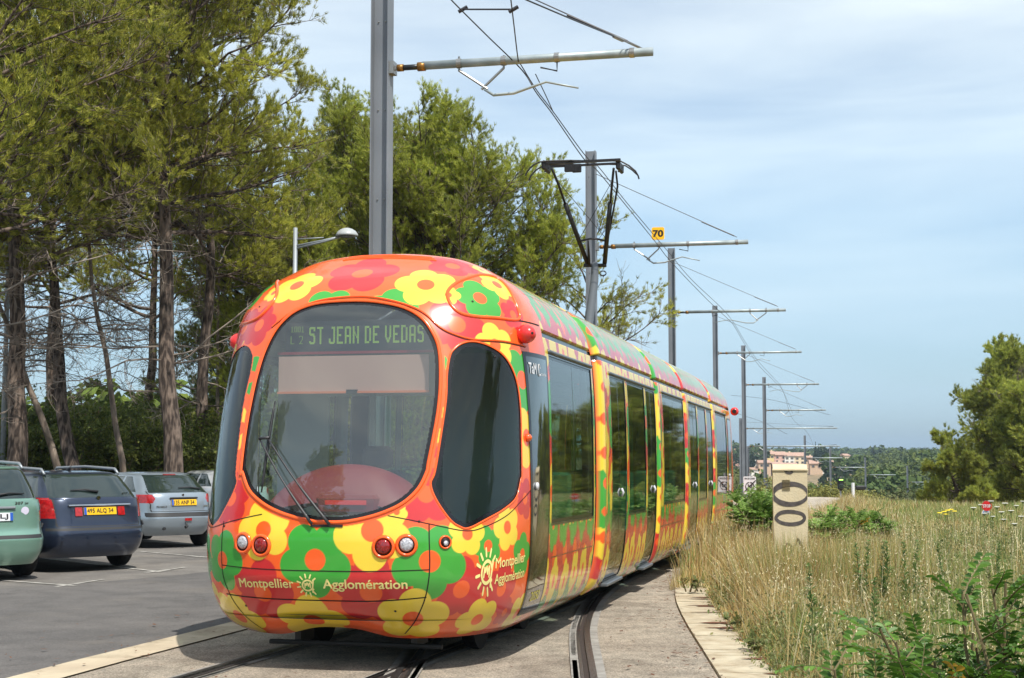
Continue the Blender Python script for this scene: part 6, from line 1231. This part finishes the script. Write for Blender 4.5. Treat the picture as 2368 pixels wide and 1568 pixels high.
for (dx,d,W,H,s,lb) in [(1748,23,.36,1.05,411,'green shrub left of the cabinet, beside the small square sign'),(1772,25,.35,.95,412,'green shrub directly behind the cabinet left side'),(1897,22,.26,.64,413,'green shrub touching the right side of the cabinet'),(1955,24,.5,.74,414,'wide green shrub below the traffic signal'),(2005,25,.32,.64,415,'green shrub right of the traffic signal, lowest of the row')]:
    x,y=gp(dx,d); pinnate(x,y,float(ground_z(x,y)),W,H,s,lb,SG,nst=16,nfr=26,fl=.34,ls=.07,c1=srgb(106,140,62),c2=srgb(156,184,96))
# small green weeds sprouting at the slabs and under the tram flank
for i,(dx,dy,H,lb) in enumerate([(1596,1368,.16,'little weed growing on the pale slabs'),(1700,1462,.14,'small weed at the outer edge of the slabs'),(1745,1510,.12,'tiny broad weed near the front end of the slabs'),(1560,1312,.30,'green weed beside the tram at the end of the path'),(1590,1322,.26,'second green weed at the end of the path')]):
    g=Gd(dx,dy); pinnate(g[0],g[1],0,.12,H,420+i,lb,'small weeds at the edge of the path',nst=5,nfr=6,fl=.10,ls=.022,name='weed',c1=srgb(92,112,56),c2=srgb(140,150,88))
# white umbels and yellow flowers
M_wfl=mat('white_umbel',(.72,.72,.66),rough=.8); M_yfl=mat('yellow_flower',(.80,.62,.02),rough=.7)
r=random.Random(8); pts=[(2245,1165),(2262,1158),(2285,1150),(2300,1163),(2318,1155),(2332,1172),(2345,1160),(2355,1185),(2290,1185),(2315,1192),(2340,1202),(2270,1178),(2310,1175),(2360,1150)]
for i,(dx,dy) in enumerate(pts):
    d=21+r.uniform(-2,2); p=PDm(dx,dy+12,d); g=float(ground_z(p[0],p[1])); t=thing('wild_carrot',(p[0],p[1],g),'white flat-topped umbel flower near the right edge, below the big pine','flower','white umbels near the right edge'); h=max(.3,p[2]-g); m=MB(); m.tube([(0,0,0),(.02,0,h*.6),(.03,0,h)],[.005,.004,.003],4)
    q=[(.028*math.cos(a)*k,.028*math.sin(a)*k,h+.02) for k in(.6,1.1) for a in np.linspace(0,6,7)]; 
    for c in q: m.tube([(.03,0,h-.02),(.03+c[0],c[1],c[2]-.004)],.0016,3)
    m.build('stem',M_wstem,t); m=MB()
    for c in q: m.lathe([(.002,0),(.010,.003),(.007,.008),(.001,.009)],(.03+c[0],c[1],c[2]-.004),6)
    m.build('umbel',M_wfl,t)
for i,(dx,dy) in enumerate([(2172,1187),(2182,1184),(2190,1181),(2198,1179),(2206,1183),(2186,1190)]):
    d=17.5; p=PDm(dx,dy,d+i*.05); g=float(ground_z(p[0],p[1])); t=thing('yellow_flower',(p[0],p[1],g),'small yellow flower head in the group left of the round red sign','flower','yellow flower heads'); h=max(.2,p[2]-g); m=MB(); m.tube([(0,0,0),(0,0,h)],.003,4); m.build('stem',M_wstem,t); m=MB(); 
    for k in range(5): m.lathe([(.002,0),(.016,.004),(.010,.010),(.001,.012)],(.018*math.cos(k*1.3),.018*math.sin(k*1.3),h),6)
    m.build('flower_head',M_yfl,t)
# ---------------------------------------------------------------- cabinet, signs, signals, valley
M_cab=mat('cabinet_concrete',srgb(222,208,176),rough=.85,col2=srgb(200,184,150),nscale=2.2,noise=.08,bump=.25,bscale=60)
M_spray=mat('spray_black',srgb(80,74,72),rough=.8,noise=.35,nscale=22)
c=PDm(1826,1160,16.6); gz=float(ground_z(c[0],c[1])); Hc=1.535-gz; Wc=.385; Dc=.22
ct=thing('utility_cabinet',(c[0],c[1],gz),'tall cream concrete cabinet sprayed with black ovals and letters in the grass','cabinet',rz=R_(-8))
m=MB(); V=[];prof=[(-Dc/2,0),(-Dc/2,Hc-.035),(-Dc/2+.02,Hc-.01),(-.02,Hc+.028),(Dc/2-.05,Hc+.01),(Dc/2,Hc-.05),(Dc/2,0)]
for x in(-Wc/2,Wc/2):
    for y,z_ in prof: V.append((x,y,z_))
n=len(prof); m.add(V,[tuple(range(n)),tuple(range(2*n-1,n-1,-1))]+[(i,(i+1)%n,n+(i+1)%n,n+i)[::-1] for i in range(n)]); m.build('housing',M_cab,ct)
m=MB(); m.box((0,-Dc/2-.004,Hc-.035),(Wc+.02,.02,.022),bev=.005); m.build('lid_edge',M_cab,ct)
m=MB(); 
for k in range(8): m.box((-.045,-Dc/2-.004,Hc-.15-.0155*k),(.085,.012,.006))
m.build('vent_slats',mat('vent_dark',srgb(130,116,84),rough=.8),ct)
def spray(path,wd,closed=True,n=10,fade=None):
    P=spline(path,n,closed); P=np.vstack([P,P[:1]]) if closed else P; T=np.gradient(P,axis=0);T/=np.linalg.norm(T,axis=1)[:,None]+1e-9; N_=np.stack([-T[:,1],T[:,0]],-1); w_=wd if np.isscalar(wd) else np.interp(np.linspace(0,1,len(P)),np.linspace(0,1,len(wd)),wd)
    w_=np.asarray(w_)*np.ones(len(P)); A=P+N_*w_[:,None]/2;B=P-N_*w_[:,None]/2; k=len(P); lim=Wc/2-.004
    V=[(min(max(a[0],-lim),lim),-Dc/2-.0035,a[1]) for a in A]+[(min(max(a[0],-lim),lim),-Dc/2-.0035,a[1]) for a in B]; m=MB(); m.add(V,[(i,i+1,k+i+1,k+i) for i in range(k-1)]); m.build('sprayed_mark',M_spray,ct)
z1_=Hc-.31
spray([(-.20,z1_),(-.13,z1_+.085),(0,z1_+.115),(.13,z1_+.09),(.20,z1_),(.13,z1_-.085),(0,z1_-.115),(-.13,z1_-.085)],[.045,.07,.05,.03,.045,.06,.045])
z2_=Hc-.58
spray([(-.165,z2_),(-.11,z2_+.058),(0,z2_+.072),(.12,z2_+.05),(.155,z2_),(.11,z2_-.05),(0,z2_-.07),(-.11,z2_-.05)],[.035,.045,.04,.035,.045,.04,.035])
spray([(-.06,Hc-.03),(-.04,Hc-.06),(0,Hc-.07),(.03,Hc-.05)],.03,False)
spray([(-.05,Hc-1.02),(-.075,Hc-.93),(-.04,Hc-.87),(0,Hc-.90),(.01,Hc-.97),(.06,Hc-.85),(.08,Hc-.82),(.12,Hc-.90),(.15,Hc-.95)],.025,False,6)
# small signs
sp_t=plate('zone_sign',PDm(1733,1122,30),.26,.36,0,M_sgnw,'white end-of-zone 30 sign with a black bar, left of the green shrub','sign',[('FIN DE ZONE',.035,(0,.14),.21,.02,M_sgnb),('30',.075,(0,-.02),.10,.02,M_sgnb)],.02,post=0)
m=MB(); th=np.linspace(0,2*math.pi,25); m.tube([(.085*math.cos(a),-.014,-.02+.085*math.sin(a)) for a in th],.007,5); m.tube([(-.12,-.016,-.14),(.12,-.016,.10)],.010,5); m.build('bar_and_ring',M_sgnb,sp_t)
m=MB(); m.tube([(0,.03,-1.8),(0,.03,.25)],.025,8); m.build('post',M_lamp,sp_t)
def round_sign(c,r,lab,kind):
    t=thing('road_sign',tuple(c),lab,'sign'); Mx=Matrix(((1,0,0),(0,0,-1),(0,1,0)))
    m=MB(); 
    if kind=='stop': m.lathe([(r,-.006),(r,.006)],(0,0,0),8,Mx@Matrix.Rotation(R_(22.5),3,'Z')); m.build('panel',mat('stop_red',(.55,.01,.012),rough=.45),t)
    else:
        m.lathe([(r,-.006),(r,.006)],(0,0,0),24,Mx); m.build('panel',M_sgnw,t); m=MB(); m.lathe([(r*.8,.007),(r*.8,.009)],(0,0,0),24,Mx); m.build('disc',mat('sign_blue',(.03,.15,.5),rough=.45),t)
        m=MB(); m.tube([(-r*.6,-.013,-r*.2),(r*.6,-.013,r*.35)],r*.12,5); m.build('bar',M_sgnw,t)
    if kind=='stop':
        V,Fs=text_geo('STOP',1,.02,2); a=V.max(0);b=V.min(0); V2=np.stack([(V[:,0]-(a[0]+b[0])/2)*r*1.5/(a[0]-b[0]),-.012-V[:,2],(V[:,1]-(a[1]+b[1])/2)*r*.6/(a[1]-b[1])],-1); m=MB(); m.add(V2,Fs); m.build('lettering',M_sgnw,t)
    m=MB(); m.tube([(0,.03,-2.2),(0,.03,0)],.025,8); m.build('post',M_lamp,t)
round_sign(PDm(2281,1170,40),.145,'small red stop sign at the right edge below the big pine','stop'); round_sign(PDm(2279,1188,40.2),.12,'small round blue and white sign just under the red one','ban')
# tram signals
tp=PDm(1943,1118,62); t=thing('traffic_signal',(tp[0],tp[1],float(ground_z(tp[0],tp[1]))),'black tram signal showing a green light above the shrubs','signal'); h=tp[2]-float(ground_z(tp[0],tp[1])); m=MB(); m.box((0,0,h),(.26,.2,.62),bev=.08); m.build('housing',M_sgnb,t); m=MB(); m.box((0,-.11,h+.16),(.17,.02,.045)); m.build('green_light',mat('signal_green',(.2,.8,.1),emit=(.45,1,.15),estr=2.0),t)
m=MB(); m.lathe([(.10,0),(.11,.03),(.09,.05)],(0,-.10,h-.12),16,Matrix(((1,0,0),(0,0,-1),(0,1,0)))); m.build('dark_lens',M_carglass,t); m=MB(); m.tube([(0,.05,0),(0,.05,h+.3)],.04,8); m.build('post',M_lamp,t)
tp=PDm(1976,1128,64); g=float(ground_z(tp[0],tp[1])); h=tp[2]-g; t=thing('traffic_signal',(tp[0],tp[1],g),'sideways signal head on a white post, right of the green signal','signal'); m=MB(); m.box((.25,0,h),(.45,.2,.2),bev=.05); m.build('housing',M_sgnb,t); m=MB(); m.tube([(-.08,0,0),(-.08,0,h+.22)],.07,10); m.build('post',M_sgnw,t)
# road across the valley with guard rail and a car
M_road=mat('far_road',srgb(150,148,142),rough=.9); 
def zroad(x): return EYE-88*150/F_
rx=np.linspace(54,110,20); ry=np.full(20,150.0); A=np.stack([rx,ry-5],-1);B=np.stack([rx,ry+5],-1)
m=MB(); V=[];zr=EYE-(1136-1046)/F_*300
for x in rx: V+=[(x,292,zr-.02),(x,306,zr-.02),(x,291,zr-6),(x,307,zr-6)]
F=[]
for i in range(19): a=4*i;b=a+4; F+=[(a,b,b+1,a+1),(a+2,b+2,b,a),(a+1,b+1,b+3,a+3)]
m.add(V,F); m.build('far_road',M_road,kind='structure')
g0=thing('guard_rail',(54,290.6,zr-.1),'pale guard rail in front of the far road below the scrub','guard rail'); m=MB(); m.box((27,0,.62),(54,.06,.34),bev=.02); m.build('rail_beam',M_tube,g0); m=MB()
for k in range(20): m=MB(); m.box((1+k*2.7,.06,.3),(.1,.08,.75)); m.build('rail_post',M_tube,g0)
# distant car: simple saloon built from stacked plan curves as well
def farcar(Dx,d,z,label):
    x=X(Dx,d); t=thing('distant_car',(x,d,z),label,'car',rz=R_(4)); m=MB(); prof=[(-2.1,.35),(-2.15,.62),(-1.9,.88),(-1.25,.95),(-.6,1.38),(.55,1.42),(1.25,1.0),(1.95,.86),(2.15,.6),(2.1,.35)]
    V=[(x_,-.82,z_) for x_,z_ in prof]+[(x_,.82,z_) for x_,z_ in prof]; n=len(prof); m.add(V,[tuple(range(n)),tuple(range(2*n-1,n-1,-1))]+[(i,n+i,n+(i+1)%n,(i+1)%n) for i in range(n)]); m.build('body',M_psil,t)
    m=MB(); V=[(-1.05,-.83,.95),(-.5,-.83,1.32),(.5,-.83,1.35),(1.05,-.83,1.0)]; m.add(V,[(0,3,2,1)]); m.build('side_glass',M_carglass,t)
    for s in(-1.35,1.35): m=MB(); m.lathe([(.2,-.1),(.32,-.1),(.32,.1),(.2,.1)],(s,-.75,.32),16,Matrix(((1,0,0),(0,0,-1),(0,1,0)))); m.build('wheel',M_tyre,t)
farcar(2012,298,zr,'distant silver car on the far road behind the guard rail')
# scrub and woods: individual crowns merged into masses
M_wood=mat('far_foliage',(1,1,1),rough=.8,spec=.2,attr=True,trans=.2)
def mass(name,pts,c1,c2,seed,K=420,ls=.14,shape=1.0,kind='stuff',ncore=0):
    """pts: rows of x,y,radius,height; leaf clumps through each crown's volume"""
    r=np.random.default_rng(seed); m=MB(); 
    for (x,y,R,H) in pts:
        k=int(K*(.6+.4*R)); u=r.normal(0,1,(k,3)); u=nrmz(u)*r.uniform(.45,1.0,(k,1))**.5; 
        lob=1+.22*np.sin(u[:,0]*5+x)+.2*np.sin(u[:,1]*6+y)+.15*np.sin(u[:,2]*7+x*2); g=float(ground_z(x,y)); p=np.array([x,y,g+H*.5])+u*lob[:,None]*np.array([R,R*.8,H*.5])
        d=nrmz(u+r.normal(0,.8,(k,3))+np.array([0,0,.4])); s=nrmz(np.cross(d,r.normal(0,1,(k,3)))); e=np.cross(d,s); L_=ls*r.uniform(.6,1.5,(k,1)); V=np.stack([p-s*L_,p+e*L_*.7,p+s*L_,p-e*L_*.7],1)
        base=np.array(c1)*(1-(q:=r.uniform(0,1)))+np.array(c2)*q; m.add(V.reshape(-1,3),np.arange(k*4).reshape(-1,4),0,np.repeat(base*r.uniform(.75,1.25,(k,1)),4,0))
    return m.build(name,M_wood,kind=kind)
r=np.random.default_rng(21)
pts=[]
for i in range(520):
    y=r.uniform(160,330); x=r.uniform(.14,.40)*y; R=r.uniform(1.6,3.6); pts.append((x,y,R,R*r.uniform(1.1,1.6)))
mass('scrub',pts,srgb(84,92,52),srgb(112,114,72),51,K=480,ls=.20)
pts=[]
for i in range(950):
    y=r.uniform(330,700); x=r.uniform(.13,.42)*y
    if y>370 and x<.238*y: continue
    R=r.uniform(3,5.0) if x>.242*y else r.uniform(1.0,1.5)
    pts.append((x,y,R,R*r.uniform(1.5,2.2)))
mass('wood',pts,srgb(72,88,44),srgb(108,118,60),52,K=330,ls=.42)
pts=[]
for i in range(150):
    y=r.uniform(80,150); x=r.uniform(.17,.36)*y; 
    R=r.uniform(.6,1.3); pts.append((x,y,R,R*r.uniform(1.0,1.4)))
mass('low_scrub',pts,srgb(104,108,54),srgb(140,138,76),53,K=400,ls=.07)
pts=[]
for i in range(1100):
    y=r.uniform(900,2600); x=r.uniform(.1,.45)*y; pts.append((x,y,9,13))
mass('far_wood',pts,srgb(70,88,52),srgb(92,104,60),54,K=110,ls=1.6)
pts=[(r.uniform(-.9,-.05)*y,y,2.6,5.5) for y in r.uniform(75,150,260)]
mass('wood_behind',pts,srgb(70,90,36),srgb(112,124,50),55,K=240,ls=.4)
# round oaks and dark cypresses that stand out of the scrub
def small_tree(Dx,Dtop,d,R,lab,c1,c2,seed,name='oak',grp='round trees in the valley scrub',cone=False):
    p=PDm(Dx,Dtop,d); g=float(ground_z(p[0],p[1])); H=max(2.5,p[2]-g); t=thing(name,(p[0],p[1],g),lab,'tree',grp); rr=np.random.default_rng(seed); m=MB(); m.tube([(0,0,0),(.1,0,H*.5)],[R*.07,R*.04],6); m.build('trunk',M_bark,t)
    k=900; u=nrmz(rr.normal(0,1,(k,3)))*rr.uniform(.5,1,(k,1))**.5; lob=1+.2*np.sin(u[:,0]*5+seed)+.18*np.sin(u[:,2]*6+seed); 
    hh=H if not cone else H; P_=np.array([0,0,hh*.56])+u*lob[:,None]*np.array([R,R,hh*.45])
    if cone: f=1.15-P_[:,2]/hh; P_[:,0]*=f;P_[:,1]*=f
    d_=nrmz(u+rr.normal(0,.7,(k,3))); s=nrmz(np.cross(d_,rr.normal(0,1,(k,3)))); e=np.cross(d_,s); L_=R*.13*rr.uniform(.6,1.4,(k,1)); V=np.stack([P_-s*L_,P_+e*L_*.7,P_+s*L_,P_-e*L_*.7],1); q=rr.uniform(0,1,(k,1)); col=np.array(c1)*(1-q)+np.array(c2)*q
    m=MB(); m.add(V.reshape(-1,3),np.arange(k*4).reshape(-1,4),0,np.repeat(col,4,0)); m.build('crown',M_wood,t)
ol=[(2064,1098,215,5.2,'broad round dark oak in the scrub, above the far car'),(1988,1112,200,3.0,'round green oak left of the broad dark one'),(1900,1112,190,3.2,'round oak right of the cabinet top'),(2120,1112,210,3.4,'oak right of the farthest mast'),(1755,1094,240,3.0,'round tree behind the near mast group, left of the cabinet'),(1712,1090,250,3.0,'dark tree beside the tram tail below the village')]
for i,(a,b,d,R,lb) in enumerate(ol): small_tree(a,b,d,R,lb,srgb(62,82,44),srgb(96,112,62),600+i)
small_tree(1950,1030+22,420,7,'umbrella pine standing above the wood right of the village',srgb(58,78,42),srgb(90,106,58),620,'umbrella_pine','lone pines on the skyline'); small_tree(2168,1036,430,8,'dark umbrella pine on the skyline left of the big pine',srgb(58,78,42),srgb(90,106,58),621,'umbrella_pine','lone pines on the skyline'); small_tree(1735,1027,650,9,'umbrella pine on the skyline above the leftmost houses',srgb(52,70,42),srgb(84,100,58),622,'umbrella_pine','lone pines on the skyline')
for i,a in enumerate((1885,1892,1898,1906,1915)): small_tree(a,1032+(i%3)*2,640,2.2,['leftmost of the five dark cypresses on the skyline','second cypress from the left on the skyline','middle cypress of the five on the skyline','fourth cypress from the left on the skyline','rightmost of the five dark cypresses'][i],srgb(38,54,38),srgb(58,74,50),630+i,'cypress','cypresses on the skyline',True)
# village houses on the hill
M_roof=mat('terracotta_roof',srgb(176,144,126),rough=.9,noise=.15,nscale=.6); M_win=mat('dark_window',(.05,.055,.06),rough=.3); M_shut=mat('shutter',srgb(150,130,110),rough=.8)
WC={'cream':srgb(232,214,180),'pink':srgb(214,172,156),'white':srgb(232,228,218),'yellow':srgb(230,206,146),'ochre':srgb(206,176,146),'salmon':srgb(206,166,146)}
WM={k:mat('wall_'+k,v,rough=.9,noise=.05,nscale=.5) for k,v in WC.items()}
HS=[(1706,1070,1040,26,'salmon','low salmon house beside the tram tail'),(1730,1060,1044,24,'cream','small cream house left of the yellow one, on the slope'),(1748,1058,1038,22,'white','white gabled house below the leftmost umbrella pine'),(1762,1061,1041,26,'ochre','ochre house with a long roof left of the yellow house'),(1779,1065,1045,22,'yellow','bright yellow house in the middle of the village'),(1800,1068,1046,34,'pink','pink row house with several windows'),(1820,1070,1048,28,'white','tall white house right of the pink row'),(1847,1072,1048,30,'cream','broad cream house with a garden wall, near the village centre'),(1868,1068,1056,24,'ochre','brownish house at the right end of the upper row'),(1765,1080,1066,34,'ochre','long low house below the yellow one'),(1795,1083,1070,30,'cream','cream house on the lower slope'),(1825,1085,1072,38,'salmon','salmon house in the lower row above the cabinet'),(1742,1092,1083,22,'white','small white villa low on the slope at the left'),(1885,1088,1066,34,'ochre','long tiled farmhouse right of the cabinet top'),(1900,1092,1078,18,'white','white house adjoining the tiled farmhouse'),(1952,1060,1051,16,'cream','isolated cream house among the trees right of the village'),(1925,1078,1066,14,'ochre','isolated small house half hidden in the wood'),(1715,1086,1077,16,'salmon','small salmon house low beside the tram tail')]
for i,(dx,db,dt,wpx,wc,lb) in enumerate(HS):
    d=700 if db<1078 else 640; b=PDm(dx,db,d); wpx=wpx*.82; H=(db-dt)/F_*d; Wd=wpx/F_*d; g=b[2]-6; rs=random.Random(i); t=thing('village_house',(b[0],b[1],g),lb,'house','houses of the hillside village',rz=R_(rs.uniform(-12,12)))
    hw=6+H*.72; m=MB(); m.box((0,0,hw/2),(Wd,7,hw)); m.build('walls',WM[wc],t)
    rh=H*.28+.4; m=MB(); V=[(-Wd/2-.4,-4,hw),(Wd/2+.4,-4,hw),(Wd/2+.4,4,hw),(-Wd/2-.4,4,hw),(-Wd/2-.2,0,hw+rh),(Wd/2+.2,0,hw+rh)]; m.add(V,[(0,1,5,4),(2,3,4,5),(0,4,3),(1,2,5),(3,2,1,0)]); ro=m.build('roof',M_roof,t)
    if i%2==0: m=MB(); m.box((Wd*.25,.5,hw+rh*.9),(.7,.7,1.3)); m.build('chimney',WM['cream'],ro)
    nfl=2 if H>3.0 else 1; nw=max(2,int(Wd/2.0))
    for fl in range(nfl):
        for k in range(nw):
            x=-Wd/2+(k+.5)*Wd/nw; z_=hw-1.2-fl*1.9; 
            if z_<6.2: continue
            m=MB(); m.box((x,-3.52,z_),(.7,.06,1.0)); wi=m.build('window',M_win,t)
            m=MB(); m.box((x-.55,-3.54,z_),(.32,.05,1.05)); m.box((x+.55,-3.54,z_),(.32,.05,1.05)); m.build('shutters',M_shut,wi)
# far blue hills
M_hill=mat('far_hills',srgb(96,110,84),rough=1,noise=.2,nscale=.002)
m=MB(); rs=np.random.default_rng(5)
xh=np.linspace(-3500,5200,140); hb=EYE+ (6+16*np.sin(xh*.0011+1)+9*np.sin(xh*.0031)+rs.normal(0,1.2,140))*1.0+10
V=[];K=5
for k in range(K): 
    for x,h in zip(xh,hb): V.append((x,7000+k*280,-20+(h+20)*math.sin(math.pi*k/(K-1)*.5 if k<K-1 else math.pi/2)))
n=140; m.add(V,[(k*n+i,k*n+i+1,(k+1)*n+i+1,(k+1)*n+i) for k in range(K-1) for i in range(n-1)]); m.build('hills',M_hill,kind='structure',smooth=True)
# air: one closed box of thin haze round everything
M_haze=bpy.data.materials.new('haze_air'); M_haze.use_nodes=True; nt=M_haze.node_tree; nt.nodes.remove(nt.nodes['Principled BSDF']); pv=nt.nodes.new('ShaderNodeVolumePrincipled'); pv.inputs['Color'].default_value=(.62,.78,.95,1); pv.inputs['Density'].default_value=.00020; pv.inputs['Anisotropy'].default_value=.2
nt.links.new(pv.outputs['Volume'],[n for n in nt.nodes if n.type=='OUTPUT_MATERIAL'][0].inputs['Volume'])
m=MB(); m.box((500,4200,22),(9600,9800,100)); hz=m.build('haze',M_haze,kind='stuff')
